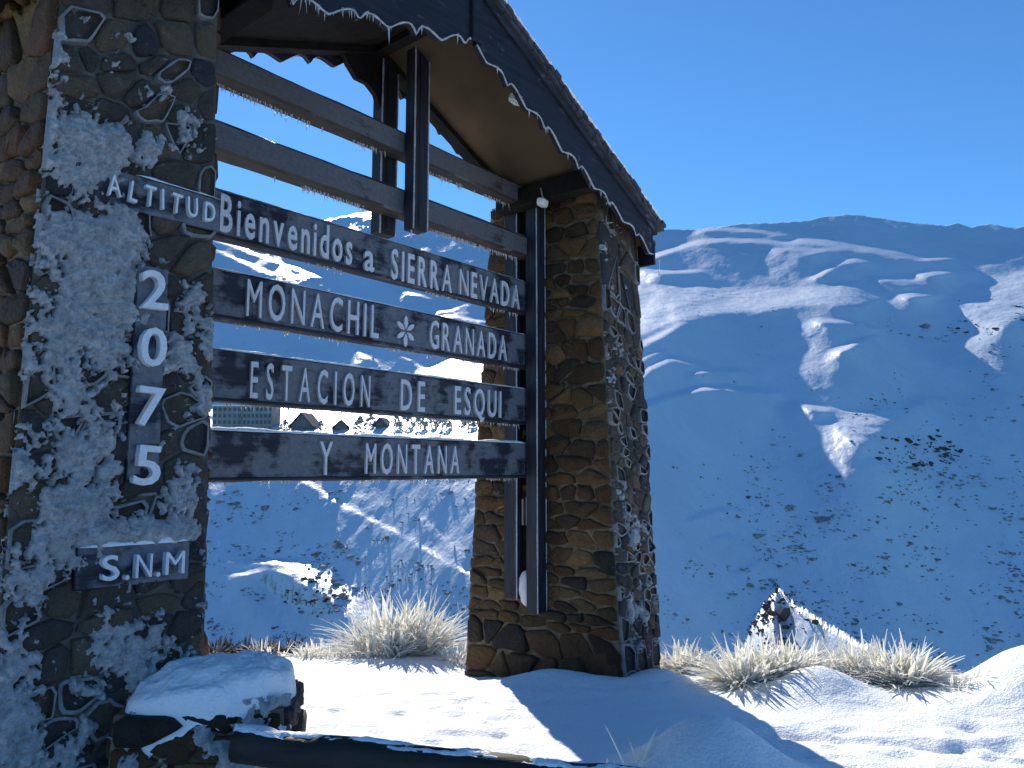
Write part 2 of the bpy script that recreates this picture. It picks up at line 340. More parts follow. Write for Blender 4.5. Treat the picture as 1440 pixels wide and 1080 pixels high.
# ------------------------------------------------------------------ far hillside across the valley
TG, GM, CV, TMIN = R(4), 0.70, 235.0, -0.34
SKY = [(-60, 345), (150, 338), (300, 322), (420, 313), (470, 307), (506, 299), (540, 298), (600, 303), (690, 314), (800, 321), (890, 322), (985, 322), (1012, 319), (1040, 315), (1130, 311),
       (1160, 305), (1190, 301), (1215, 303), (1250, 309), (1330, 318), (1345, 314), (1365, 319), (1390, 315), (1425, 320), (1445, 318), (1600, 312), (1900, 320)]
THIN = [  # crest lines and ledges that catch the sun: points (x, y, half width)
 [(760, 430, 1), (830, 400, 2), (880, 378, 2), (930, 357, 2.2), (985, 340, 2.4), (1023, 336, 2.6), (1070, 339, 2.5), (1110, 342, 3), (1133, 339, 5), (1160, 341, 4), (1193, 348, 4), (1227, 353, 4.5), (1260, 358, 4), (1293, 364, 2), (1335, 363, 1.5)],
 [(1090, 350, 1), (1120, 349, 3), (1143, 354, 3.5), (1162, 352, 2)],
 [(1010, 322, 1.6), (1050, 324, 1.6), (1100, 331, 1.2)], [(985, 323, 2), (1003, 321, 2.5), (1015, 320, 1)],
 [(1145, 390, 1), (1163, 381, 3), (1178, 372, 3.6), (1200, 366, 3), (1218, 370, 1.5)],
 [(905, 379, 1), (940, 383, 2.5), (985, 381, 1.5)],
 [(800, 540, 3), (860, 508, 4), (893, 492, 5), (915, 480, 4), (940, 468, 3), (960, 455, 2)], [(790, 590, 2), (860, 552, 4), (900, 532, 5), (918, 518, 5), (948, 502, 4), (985, 512, 3), (1000, 518, 1.5)], [(980, 524, 3), (1010, 519, 3), (1042, 521, 1.5)],
 [(895, 512, 3), (915, 500, 3), (935, 492, 1.5)],
 [(770, 640, 1), (830, 612, 2), (890, 580, 3), (912, 569, 4), (940, 556, 5), (985, 546, 5), (1020, 543, 5), (1045, 547, 6), (1070, 548, 3), (1097, 552, 1.5)],
 [(1117, 563, 2), (1140, 570, 4), (1167, 577, 4)],
 [(1180, 494, 1), (1197, 487, 2.5), (1212, 480, 3), (1228, 473, 2)],
 [(1146, 450, 1.5), (1190, 453, 2), (1240, 462, 1)],
 [(975, 730, 1.5), (990, 722, 3.6), (1003, 718, 3.6), (1020, 715, 3), (1043, 718, 1.5)],
 [(1010, 755, 1.5), (1027, 753, 3), (1042, 762, 3.6), (1060, 772, 3.6), (1077, 787, 3.6), (1090, 798, 2)], [(1040, 805, 2), (1057, 798, 3.6), (1066, 792, 3.6), (1078, 785, 3.6)],
 [(1070, 850, 1.5), (1080, 832, 2.5), (1093, 815, 3.6), (1108, 826, 3.6), (1120, 842, 3.6), (1145, 860, 2.5), (1160, 872, 2), (1207, 895, 1.5)],
 [(1066, 872, 2), (1078, 858, 3), (1095, 845, 3), (1108, 848, 2)],
 [(1228, 645, 2), (1245, 652, 5), (1258, 662, 4), (1262, 673, 2)],
 [(1227, 390, 3), (1255, 392, 4), (1280, 400, 3)], [(1270, 415, 2), (1290, 412, 4), (1318, 414, 2)], [(1293, 384, 3), (1315, 383, 4), (1338, 383, 2)],
 # far ski slopes seen between the boards
 [(300, 337, 1.2), (335, 348, 1.6), (367, 360, 1.2), (410, 375, 1.3), (452, 391, .6)], [(300, 350, 1.4), (340, 366, 1.2), (375, 384, .7)], [(300, 329, 1.2), (360, 345, 1.2), (430, 364, .7)],
 [(565, 409, 2), (590, 414, 2), (612, 420, 1)], [(618, 440, 1), (640, 433, 1.2), (660, 426, .8)], [(630, 443, 1), (665, 449, 1.4), (690, 452, 1)], [(655, 385, 1.4), (690, 378, 1.4)],
 [(495, 488, .6), (508, 497, 1.6), (520, 509, .6)], [(560, 498, .8), (580, 507, 1.1), (602, 519, .6)],
 # roads and the spur low in the valley
 [(425, 676, .9), (438, 685, 1.3), (474, 707, .9), (516, 729, 1), (558, 749, 1.1), (599, 774, 1.3), (647, 802, 1), (680, 812, 1)],
 [(552, 676, .6), (570, 700, .6), (585, 724, .8), (599, 738, .9), (627, 763, .8), (660, 790, .7)], [(318, 680, 1.3), (308, 705, 1.3), (298, 730, 1.3)],
 [(306, 777, 1), (322, 790, 2), (338, 804, 3)], [(306, 826, 1.2), (320, 815, 3), (340, 806, 3.5), (362, 802, 4), (376, 797, 6), (392, 803, 5), (410, 815, 4), (433, 830, 2)],
 [(447, 832, 3), (455, 844, 7), (466, 856, 7), (480, 868, 3)], [(332, 782, 1.5), (342, 778, 2.5), (348, 775, 1)],
]
AREA = [  # broad shoulders
 [(810, 432), (870, 396), (960, 400), (1060, 403), (1127, 405), (1160, 400), (1195, 394), (1222, 410), (1240, 420), (1218, 432), (1160, 428), (1100, 436), (1040, 440), (985, 447), (960, 452), (930, 462), (900, 480), (860, 505), (810, 540), (760, 585), (700, 625), (600, 660), (500, 668), (300, 668), (0, 668), (-60, 640), (0, 580), (280, 568), (380, 561), (500, 553), (590, 537), (612, 512), (650, 502), (700, 500), (760, 470)],
 [(1310, 427), (1335, 412), (1365, 400), (1400, 388), (1445, 372), (1500, 350), (1500, 450), (1440, 452), (1415, 470), (1385, 456), (1345, 442)],
 [(1350, 385), (1375, 368), (1410, 358), (1450, 352), (1450, 366), (1400, 377)],
 [(1163, 578), (1227, 564), (1277, 560), (1307, 543), (1337, 560), (1307, 575), (1277, 593), (1243, 613), (1225, 636), (1200, 628), (1180, 613), (1167, 597)],
 [(1064, 893), (1072, 845), (1093, 815), (1112, 842), (1104, 862), (1086, 888)],
]
thv = np.concatenate([np.radians(np.linspace(-62, -25.2, 60)), np.radians(np.linspace(-25, 37.5, 880)), np.radians(np.linspace(37.8, 68, 44))])
NR = 600
skb = np.array([bearing(*p) for p in SKY])
tsk = np.interp(thv, skb[:, 0], skb[:, 1]) + 0.0012 * fbm(thv * 150, 0 * thv, 2, 4)
vv = np.linspace(0, 1, NR)
TMAX = float(tsk.max()) + .004
TT = np.broadcast_to((TMIN + vv * (TMAX - TMIN))[:, None], (NR, len(thv)))   # even slope steps for every bearing
AA = np.broadcast_to(thv, TT.shape)
XP, YP = AA * FPX, TT * FPX
wx = XP + 5 * fbm(XP / 26, YP / 14, 21, 4) ; wy = YP + 4.0 * fbm(XP / 20, YP / 12, 22, 4)
thin = np.zeros_like(TT)
for st in THIN:
    q = [(*bearing(x, y), hw) for x, y, hw in st]; q = [(a * FPX, b * FPX, hw) for a, b, hw in q]
    for (x0, y0, h0), (x1, y1, h1) in zip(q[:-1], q[1:]):
        m = 14; c0 = np.searchsorted(thv * FPX, min(x0, x1) - m); c1 = np.searchsorted(thv * FPX, max(x0, x1) + m)
        sx, sy = wx[:, c0:c1] * .5 + XP[:, c0:c1] * .5, wy[:, c0:c1] * .5 + YP[:, c0:c1] * .5
        dx, dy = x1 - x0, y1 - y0; u = np.clip(((sx - x0) * dx + (sy - y0) * dy) / (dx * dx + dy * dy), 0, 1)
        d = np.hypot(sx - x0 - u * dx, sy - y0 - u * dy); h = np.minimum(h0 + u * (h1 - h0), 3.6)
        thin[:, c0:c1] = np.maximum(thin[:, c0:c1], 1 - sstep(h * .6, h * 1.35 + .6, d))
area = np.zeros_like(TT)
for pg, strength in zip(AREA, (1, .6, .7, .72, .5)):
    q = np.array([bearing(x, y) for x, y in pg]) * FPX
    c0 = np.searchsorted(thv * FPX, q[:, 0].min() - 15); c1 = np.searchsorted(thv * FPX, q[:, 0].max() + 15)
    sx, sy = wx[:, c0:c1], wy[:, c0:c1]
    ins = np.zeros(sx.shape, bool); dist = np.full(sx.shape, 1e9)
    for i in range(len(q)):
        (x0, y0), (x1, y1) = q[i], q[(i + 1) % len(q)]
        cond = (y0 > sy) != (y1 > sy)
        with np.errstate(divide='ignore', invalid='ignore'):
            xi = (x1 - x0) * (sy - y0) / (y1 - y0 + 1e-12) + x0
        ins ^= cond & (sx < xi)
        dx, dy = x1 - x0, y1 - y0; u = np.clip(((sx - x0) * dx + (sy - y0) * dy) / (dx * dx + dy * dy), 0, 1)
        dist = np.minimum(dist, np.hypot(sx - x0 - u * dx, sy - y0 - u * dy))
    sd = np.where(ins, dist, -dist)
    area[:, c0:c1] = np.maximum(area[:, c0:c1], strength * sstep(-3.0, 6.0 if strength == 1 else 14.0, sd))
streak = fbm(XP / 30 - YP / 18, YP / 6 + XP / 60, 31, 4)
area = area * np.clip(0.85 + 0.9 * streak, 0, 1)
cosg = np.cos(thv - TG)
base_den = np.maximum(GM * cosg[None, :] - TT, .14)
rate0 = 1 / base_den
ga = np.maximum(TT + .115, .24 * cosg[None]); gt = np.maximum(TT + .10, .20 * cosg[None])
q = area * np.maximum(1 / (ga - TT) - rate0, 0)
thin = thin * np.where(AA < bearing(720, 500)[0], .5, 1.0)
q = q + thin * np.maximum(1 / (gt - TT) - rate0 - q, 0)
q = q + rate0 * .13 * sstep(.20, .13, TT) * sstep(-.02, .12, AA)
F0, F1 = 60, 940                                  # the finely spaced bearings
qf = q[:, F0:F1]; dth = thv[F0 + 1] - thv[F0]; dta = (TMAX - TMIN) / (NR - 1)
# march down the slope: ledges push the surface out, then it eases back and evens out sideways
npad = 160; kk = 2 * np.pi * np.fft.rfftfreq(qf.shape[1] + 2 * npad, dth)
damp = np.exp(-.009 * kk ** 2 * dta)
dev = np.zeros_like(qf); cur = np.zeros(qf.shape[1])
for k in range(NR - 2, -1, -1):
    qm = .5 * (qf[k] + qf[k + 1])
    cur = cur + (np.clip(-2.5 * cur, 0, .055 * rate0[k, F0:F1]) * (1 - np.clip(qm / 2, 0, 1)) - qm) * dta
    cur = np.fft.irfft(np.fft.rfft(np.pad(cur, npad, mode='edge')) * damp, qf.shape[1] + 2 * npad)[npad:-npad]
    dev[k] = cur
DEV = np.zeros_like(TT); DEV[:, F0:F1] = dev
for k in range(F0): DEV[:, k] = dev[:, 0] * (k / F0)
for k in range(F1, len(thv)): DEV[:, k] = dev[:, -1] * (1 - (k - F1) / (len(thv) - F1))
lnr = np.log(CV / base_den) + DEV
SPURS = [([(372, 786), (410, 812), (450, 836), (485, 868), (530, 930)], 34, 40, .035, 120), ([(340, 800), (352, 840), (372, 900)], 24, 30, .022, 80)]
for crest_, wl_, wr_, amp_, fall_ in SPURS:          # small rocky spurs standing out of the slope
    q_ = np.array([bearing(*p) for p in crest_]) * FPX; o_ = np.argsort(q_[:, 1]); yt = q_[0, 1]
    xc = np.interp(YP, q_[o_, 1], q_[o_, 0]); d_ = wx * .5 + XP * .5 - xc
    hgt = np.where(d_ < 0, np.exp(-(d_ / wl_) ** 2), np.exp(-(d_ / wr_) ** 2)) * sstep(-2, 9, yt - wy) * np.exp(-np.maximum(yt - YP, 0) / fall_)
    lnr = lnr - amp_ * hgt
lnr = lnr + .0075 * fbm(AA * 22, lnr * 16, 41, 3) + .0019 * fbm(AA * 85, lnr * 60, 42, 5, .6) * (1 + 3.5 * area)
for k in range(NR - 2, -1, -1): lnr[k] = np.minimum(lnr[k], lnr[k + 1] - .30 * rate0[k] * (TT[k + 1] - TT[k]))   # no overhangs
tu = TT[:, 0].copy(); TT = TMIN + vv[:, None] * (tsk - TMIN)[None, :]
lnr = np.stack([np.interp(TT[:, c], tu, lnr[:, c]) for c in range(len(thv))], 1)   # cut each bearing at the skyline
RR = np.exp(lnr)
def pol(r, th, z): return np.stack([r * np.sin(th), r * np.cos(th), z], -1)
HP = pol(RR, AA, RR * TT)
rows = []
r0, z0 = RR[0], RR[0] * TT[0]
for k, (fr, dz) in enumerate([(0.10, -0.18), (0.18, -0.28), (0.35, -0.45), (0.6, -0.72), (0.85, -0.92)]):
    rows.append(pol(r0 * fr, thv, z0 * (-dz) - 4))
crest = [pol(RR[-1] * f, thv, RR[-1] * TT[-1] - (f - 1) * RR[-1] * s) for f, s in ((1.02, .05), (1.15, .25), (1.8, .5))]
HPALL = np.concatenate([HP, np.array(crest)], 0)
vs_ = grid_mesh('valley_side', np.concatenate([np.array(rows), HP[:1]], 0), VALLEY); vs_['kind'] = 'structure'
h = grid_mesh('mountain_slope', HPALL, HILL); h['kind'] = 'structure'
def hill_at(x, y):
    a, tau = bearing(x, y); c = int(np.clip(np.searchsorted(thv, a), 1, len(thv) - 1))
    k = int(np.clip(round((tau - TMIN) / (tsk[c] - TMIN) * (NR - 1)), 0, NR - 1)); return Vector(HP[k, c])

# rocky spur standing out of the valley in front of the slope
cr = [(940, 1010, 92), (1030, 925, 96), (1052, 893, 98), (1066, 862, 99), (1080, 838, 100), (1092, 826, 100), (1108, 833, 98), (1124, 847, 95), (1160, 873, 90), (1207, 898, 85), (1270, 935, 80), (1400, 1010, 76)]
cb = [(bearing(x, y), r_) for x, y, r_ in cr]; cr_a = np.array([b_[0] for b_, _ in cb]); cr_r = np.array([r_ for _, r_ in cb]); cr_z = np.array([b_[1] * r_ for b_, r_ in cb])
sr, sa = np.linspace(48, 130, 170), np.linspace(cr_a[0], cr_a[-1], 260)
SA, SR = np.meshgrid(sa, sr); ax_ = bearing(1094, 815)[0]
wob_ = SA + .006 * fbm(SR * .25, SA * 60, 61, 4)
rc = np.interp(wob_, cr_a, cr_r); near = np.maximum(rc - SR, 0); far = np.maximum(SR - rc, 0)
rt_ = sstep(ax_ - .004, ax_ + .010, wob_)
SZ = np.interp(wob_ + .0007 * near, cr_a, cr_z) - near * (.62 + .85 * rt_) - far * 1.4 + .55 * fbm(SR * .4, SA * SR * .4, 62, 5, .65)
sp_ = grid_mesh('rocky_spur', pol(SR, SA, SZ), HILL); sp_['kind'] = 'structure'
def spur_at(a, r_): return Vector(pol(r_, a, float(SZ[int(np.clip(np.searchsorted(sr, r_), 0, 169)), int(np.clip(np.searchsorted(sa, a), 0, 259))])))
# scrub and rocks scattered over the shaded slope (an uncountable mass)
ico_v = []; ph = (1 + 5 ** .5) / 2
for a, b in ((-1, ph), (1, ph), (-1, -ph), (1, -ph)): ico_v += [(a, b, 0), (0, a, b), (b, 0, a)]
ico_v = np.array(ico_v) / np.linalg.norm(ico_v[0])
bm_ = bmesh.new()
for v in ico_v: bm_.verts.new(v)
bmesh.ops.convex_hull(bm_, input=bm_.verts); bm_.verts.index_update()
ico_f = np.array([[v.index for v in f.verts] for f in bm_.faces]); ico_v = np.array([v.co for v in bm_.verts]); bm_.free()
def scatter(name, regions, material, label, cat):
    vs, fs, o = [], [], 0
    for (x0, y0, x1, y1, n, smin, smax, clus) in regions:
        k = 0
        while k < n:
            x, y = RNG.uniform(x0, x1), RNG.uniform(y0, y1)
            if float(fbm(np.array(x / 45.), np.array(y / 26.), 77, 3)) < clus: continue
            k += 1
            P = np.array(hill_at(x, y)); s = .62 * RNG.uniform(smin, smax) * RNG.lognormal(-.15, .5) * np.linalg.norm(P) / FPX
            for sub in range(RNG.integers(1, 5)):
                off = np.array([RNG.normal(0, 1.3), RNG.normal(0, .5), 0]) * s * (sub > 0); off[2] = .7 * off[1]
                sc3 = s * np.array([RNG.uniform(.6, 1.9), RNG.uniform(.6, 1.2), RNG.uniform(.35, .8)]) * (1 if sub == 0 else RNG.uniform(.35, .8))
                V = ico_v * sc3 * RNG.uniform(.5, 1.35, (12, 1)) + P + off + [0, 0, .15 * s]
                vs.append(V); fs.append(ico_f + o); o += 12
    me = bpy.data.meshes.new(name); me.from_pydata(np.concatenate(vs).tolist(), [], np.concatenate(fs).tolist()); me.materials.append(material)
    ob = bpy.data.objects.new(name, me); col.objects.link(ob); ob['kind'] = 'stuff'; tag(ob, label, cat)
scatter('hillside_scrub', [(1050, 640, 1460, 960, 1400, 1.0, 3.2, -.05), (940, 600, 1300, 800, 160, .9, 2.4, .05), (1240, 430, 1440, 600, 120, 1.0, 2.6, .12), (920, 430, 1240, 560, 50, .7, 1.8, .1), (930, 780, 1120, 940, 150, 1.2, 3.0, .0),
        (290, 690, 690, 900, 650, 1.0, 3.2, .02), (440, 740, 660, 900, 200, 1.5, 4.0, .1), (300, 440, 700, 560, 40, .6, 1.5, .1)], SCRUB, 'dark scrub dotted over the shaded snowy mountainside', 'scrub')
scatter('hillside_rocks', [(1227, 612, 1350, 656, 90, 1.4, 4.2, -.3), (1195, 560, 1320, 630, 60, .8, 2.2, .0), (400, 812, 470, 850, 40, 1.5, 3.5, -.3),
        (1330, 420, 1440, 470, 50, .8, 2.0, .0), (1020, 710, 1050, 728, 10, 1.2, 2.6, -.3)], ROCK, 'bare brown rocks breaking through the sunlit snow of the ridges', 'rocks')

vs, fs, o = [], [], 0
for k in range(230):
    a = ax_ + RNG.normal(-.006, .022); r_ = float(np.interp(a, cr_a, cr_r)) - abs(RNG.normal(0, 6)); P = np.array(spur_at(a, r_)); s_ = RNG.lognormal(-1.75, .5)
    V = ico_v * s_ * np.array([1.2, 1, .7]) * RNG.uniform(.5, 1.35, (12, 1)) + P; vs.append(V); fs.append(ico_f + o); o += 12
me = bpy.data.meshes.new('spur_rocks'); me.from_pydata(np.concatenate(vs).tolist(), [], np.concatenate(fs).tolist()); me.materials.append(ROCK)
ob = bpy.data.objects.new('spur_rocks', me); col.objects.link(ob); ob['kind'] = 'stuff'; tag(ob, 'brown rocks and scrub on the sunlit spur below the mountainside', 'rocks')
# ------------------------------------------------------------------ stone laying
def clip_poly(poly, a, b, c):                    # keep a*x+b*y<=c
    out = []
    for i in range(len(poly)):
        p, q = poly[i], poly[(i + 1) % len(poly)]
        dp, dq = a * p[0] + b * p[1] - c, a * q[0] + b * q[1] - c
        if dp <= 0: out.append(p)
        if dp * dq < 0:
            u = dp / (dp - dq); out.append((p[0] + u * (q[0] - p[0]), p[1] + u * (q[1] - p[1])))
    return out
def cells(W, H, cw, ch, rnd, jit=.36):
    nr = max(1, round(H / ch)); seeds = []
    for r in range(nr):
        if rnd.random() < .20: continue
        n = max(1, round(W / cw + rnd.uniform(-.8, .8)))
        for k in range(n):
            seeds.append(((k + .5 + rnd.uniform(-jit, jit) + (.25 if r % 2 else -.25) * (n > 1)) * W / n, (r + .5 + rnd.uniform(-jit, jit) * .8) * H / nr))
    asp = cw / ch; S = [(x / asp, y) for x, y in seeds]; out = []
    for i, (x, y) in enumerate(S):
        poly = [(0, 0), (W / asp, 0), (W / asp, H), (0, H)]
        for j, (u, v) in enumerate(S):
            if j == i or abs(u - x) > 4 * ch or abs(v - y) > 4 * ch: continue
            a, b = u - x, v - y; poly = clip_poly(poly, a, b, (u * u + v * v - x * x - y * y) / 2)
            if len(poly) < 3: break
        if len(poly) >= 3: out.append([(p[0] * asp, p[1]) for p in poly])
    return out
def lay_face(parent, quad, cw, ch, material, rnd, joint, proud, lip=None, lipp=.28):
    """quad: p00, p10, p11, p01 seen from outside (left-bottom, right-bottom, right-top, left-top)"""
    p00, p10, p11, p01 = [Vector(q) for q in quad]
    W = (p10 - p00).length; H = ((p01 - p00).length + (p11 - p10).length) / 2
    nrm = (p10 - p00).cross(p01 - p00).normalized()
    for poly in cells(W, H, cw, ch, rnd):
        cx = sum(p[0] for p in poly) / len(poly); cy = sum(p[1] for p in poly) / len(poly)
        area_ = abs(sum(poly[i][0] * poly[(i + 1) % len(poly)][1] - poly[(i + 1) % len(poly)][0] * poly[i][1] for i in range(len(poly)))) / 2
        if area_ < .0022: continue
        rad = math.sqrt(area_)
        ed = []
        for i in range(len(poly)):                # cut the corners for a rounded stone
            p, q = poly[i], poly[(i + 1) % len(poly)]
            if math.hypot(q[0] - p[0], q[1] - p[1]) < .02: ed.append(((p[0] + q[0]) / 2, (p[1] + q[1]) / 2)); continue
            k = rnd.uniform(.13, .27); ed.append((p[0] + k * (q[0] - p[0]), p[1] + k * (q[1] - p[1]))); ed.append((p[0] + (1 - k) * (q[0] - p[0]), p[1] + (1 - k) * (q[1] - p[1])))
        j = joint * rnd.uniform(.7, 1.6)
        def ring(shr, dep):
            o = []
            for (x, y) in ed:
                dx, dy = x - cx, y - cy; L = math.hypot(dx, dy) or 1; f = max(.2, (L - shr) / L)
                o.append((cx + dx * f, cy + dy * f, dep))
            return o
        pr = proud * rnd.uniform(.4, 1.6); b = min(.014, rad * .14); n = len(ed)
        ed = [(x + rnd.uniform(-.05, .05) * rad, y + rnd.uniform(-.05, .05) * rad) for x, y in ed]
        tx, ty = rnd.uniform(-.08, .08), rnd.uniform(-.08, .08)
        rimmed = lip is not None and rnd.random() < lipp
        if rimmed:                                # raised pointing round a sunk stone
            lw = rnd.uniform(.008, .016)
            V = ring(.002, -.01) + ring(.005, pr * .9 + .006) + ring(.005 + lw, pr * .9 + .008) + ring(.009 + lw, pr * .25)
        else: V = ring(j * .6, -.02) + ring(j * .8, pr * .45) + [(x, y, z + tx * (x - cx) + ty * (y - cy) + rnd.uniform(-.003, .003)) for x, y, z in ring(j + b * .5, pr * .9)] + [(x, y, z + tx * (x - cx) + ty * (y - cy) + rnd.uniform(-.005, .005)) for x, y, z in ring(j + b + .25 * rad, pr)]
        V.append((cx, cy, (pr * .3 if rimmed else pr) + rnd.uniform(-.004, .008)))
        def world(x, y, d):
            u, v = x / W, y / H
            return (p00 * (1 - u) + p10 * u) * (1 - v) + (p01 * (1 - u) + p11 * u) * v + nrm * d
        C = world(cx, cy, 0); vs = [world(*q) - C for q in V]
        fs = []
        for L_ in (0, n, 2 * n):
            for i in range(n): fs.append((L_ + i, L_ + (i + 1) % n, L_ + n + (i + 1) % n, L_ + n + i))
        for i in range(n): fs.append((3 * n + i, 3 * n + (i + 1) % n, 4 * n))
        m = MB(); m.add(vs, fs); m.m = [1 if (rimmed and i < 2 * n) else 0 for i in range(len(fs))]
        o = m.build('stone', [material, lip] if rimmed else material, parent, smooth=not rimmed, recalc=False); o.location = C
def hexa(mb, b, t, mi=(0, 0, 0, 0, 0)):          # bottom and top quads (front-left, front-right, back-right, back-left)
    o = len(mb.v); mb.v += [tuple(q) for q in list(b) + list(t)]
    for f, m in zip([(0, 1, 5, 4), (1, 2, 6, 5), (2, 3, 7, 6), (3, 0, 4, 7), (4, 5, 6, 7)], mi): mb.f.append(tuple(i + o for i in f)); mb.m.append(m)

def ef(z): return .731 - .0437 * z
def eb(z): return -.565 + .070 * z
ZB, ZT = -1.95, 2.2
def pillar(label, tin, tout, left):
    """tin/tout: functions of z giving the near-board and outer sides"""
    base = Vector(((tin(ZB) + tout(ZB)) / 2, 0, ZB))
    o = thing('stone_pillar', label, 'pillar', base, 'pillars of the gateway')
    lo = (lambda z: tout(z)) if left else (lambda z: tin(z)); hi = (lambda z: tin(z)) if left else (lambda z: tout(z))
    rt = lambda t: roof_soffit(t) + .03
    def cor(z): return [Vector((lo(z), -ef(z), z)) - base, Vector((hi(z), -ef(z), z)) - base, Vector((hi(z), -eb(z), z)) - base, Vector((lo(z), -eb(z), z)) - base]
    # the front half stops under the sloping roof, the back half stands free behind it
    zf = [rt(lo(2.0)), rt(hi(2.0))]
    mid = -(-.16)
    def mk(t0, t1, z0): return Vector((t0, mid, z0)) - base
    b = cor(ZB); bl = [Vector((lo(ZB), mid, ZB)) - base, Vector((hi(ZB), mid, ZB)) - base]
    fl, fr = Vector((lo(zf[0]), -ef(zf[0]), zf[0])) - base, Vector((hi(zf[1]), -ef(zf[1]), zf[1])) - base
    ml, mr = Vector((lo(zf[0]), mid, zf[0])) - base, Vector((hi(zf[1]), mid, zf[1])) - base
    m = MB(); hexa(m, [b[0], b[1], bl[1], bl[0]], [fl, fr, mr, ml], (1, 0, 0, 0, 0))
    tl, tr = Vector((lo(ZT), mid, ZT)) - base, Vector((hi(ZT), mid, ZT)) - base
    tb = cor(ZT); hexa(m, [bl[0], bl[1], b[2], b[3]], [tl, tr, tb[2], tb[3]])
    m.build('mortar_core', [MORTAR, MORTAR_D], o)
    rnd = random.Random(5 if left else 9)
    if left: lay_face(o, [b[0], b[1], fr, fl], .155, .105, ST_SLATE, rnd, .010, .018, MORTAR_F)
    else: lay_face(o, [b[0], b[1], fr, fl], .105, .085, ST_SLATE, rnd, .009, .018, MORTAR_F, .35)
    cwch = (.25, .085)
    lay_face(o, [b[1], b[2], tb[2], fr], *cwch, ST_BROWN, rnd, .012, .020)
    lay_face(o, [b[3], b[0], fl, tb[3]], *cwch, ST_BROWN, rnd, .011, .024)
    lay_face(o, [b[2], b[3], tb[3], tb[2]], .28, .17, ST_BROWN, rnd, .012, .018)
    return o, base

# roof lines (gateway axes): apex over t = 1.10
APEX = 1.10
def roof_top(t): return 3.00 - (.46 if t > APEX else .40) * abs(t - APEX)
def roof_soffit(t): return roof_top(t) - .17
def verge_bot(t): return (2.515 - .385 * (t - APEX)) if t > APEX else (2.525 - .275 * (APEX - t))
T_L, T_R, E_F, E_B = -1.18, 3.33, .80, -.16

left, lbase = pillar('rubble stone pillar crusted with rime, bearing the altitude plates', lambda z: -.448, lambda z: -1.155 + .039 * z, True)
right, rbase = pillar('brown rubble stone pillar with a dark timber post set against it', lambda z: 2.65, lambda z: 3.20, False)

# rime on the windward face of the left pillar
def rime_sheet(parent, base, t0f, t1f, z0, z1, res, weight, seed, amp=.042):
    nz = int((z1 - z0) / res); nt_ = int(.80 / res)
    z = np.linspace(z0, z1, nz)[:, None]; u = np.linspace(0, 1, nt_)[None, :]
    T = t0f(z) * (1 - u) + t1f(z) * u; Z = np.broadcast_to(z, T.shape)
    wgt = weight(T, Z)
    f = .85 * fbm(T * 5.0, Z * 4.2, seed, 4) + .75 * fbm(T * 15, Z * 12, seed + 5, 4, .65) + .50 * fbm(T * 50, Z * 45, seed + 8, 3, .65)
    hgt = wgt + f
    d = np.where(hgt > 0, .018 + amp * np.clip(hgt, 0, 1.0) ** .8 * (.65 + .5 * vnoise(T * 90, Z * 80, seed + 3)) + .012 * vnoise(T * 160, Z * 150, 9), -.012)
    edge = np.minimum(u, 1 - u) * .75; d = np.where(edge < .012, np.minimum(d, .012), d)
    P = np.stack([T - base.x, -(ef(Z) + d) - base.y, Z - base.z], -1)
    dead = hgt < -.25
    sk = dead[:-1, :-1] & dead[1:, :-1] & dead[:-1, 1:] & dead[1:, 1:]
    return grid_mesh('rime_crust', P, RIME, parent, True, sk, 'stuff')
def blob(T, Z, t, z, rt, rz, a): return a * np.exp(-(((T - t) / rt) ** 2 + ((Z - z) / rz) ** 2))
def wl(T, Z):
    q = -.60 + .20 * sstep(1.0, .8, Z) - .1 * sstep(-.62, -.45, T)
    q += blob(T, Z, -1.0, 1.28, .16, .16, 1.0) + blob(T, Z, -.80, 1.26, .13, .10, .75) + blob(T, Z, -1.08, 1.5, .05, .14, .55) + blob(T, Z, -.97, 1.10, .12, .07, .6)
    q += blob(T, Z, -1.02, .86, .17, .16, .95) + blob(T, Z, -.82, .82, .14, .22, .8) + blob(T, Z, -.92, .45, .16, .26, .62) + blob(T, Z, -1.0, .02, .16, .30, .62) + blob(T, Z, -.88, -.05, .08, .2, .35)
    q += blob(T, Z, -.53, .72, .09, .09, .75) + blob(T, Z, -.56, .02, .09, .16, .62) + blob(T, Z, -.72, .25, .06, .35, .38) + blob(T, Z, -.50, .33, .05, .08, .4) + blob(T, Z, -.60, -.12, .10, .12, .4)
    q += blob(T, Z, -.74, -.235, .26, .040, .95) + blob(T, Z, -1.08, -.38, .07, .10, .6)
    q += .42 * sstep(-.48, -.62, Z) + .14 * sstep(-.7, -1.0, Z) + blob(T, Z, -1.05, -.75, .14, .14, .25)
    q -= .9 * sstep(-.86, -.70, T) * np.exp(-((Z - 1.085) / .075) ** 4) + .55 * np.exp(-((T + .73) / .17) ** 4 - ((Z + .35) / .07) ** 4)
    q -= .30 * np.exp(-((T + .722) / .06) ** 4 - ((Z - .3) / .40) ** 4)
    return q
rime_sheet(left, lbase, lambda z: -1.155 + .039 * z - .012, lambda z: -.448 + 0 * z + .006, -1.6, 1.75, .0062, wl, 3)
rime_sheet(right, rbase, lambda z: 2.65 + 0 * z, lambda z: 3.205 + 0 * z, -1.45, 1.9, .010, lambda T, Z: -.66 + .20 * sstep(.6, -1.2, Z) + .1 * sstep(2.75, 3.2, T), 8, .03)

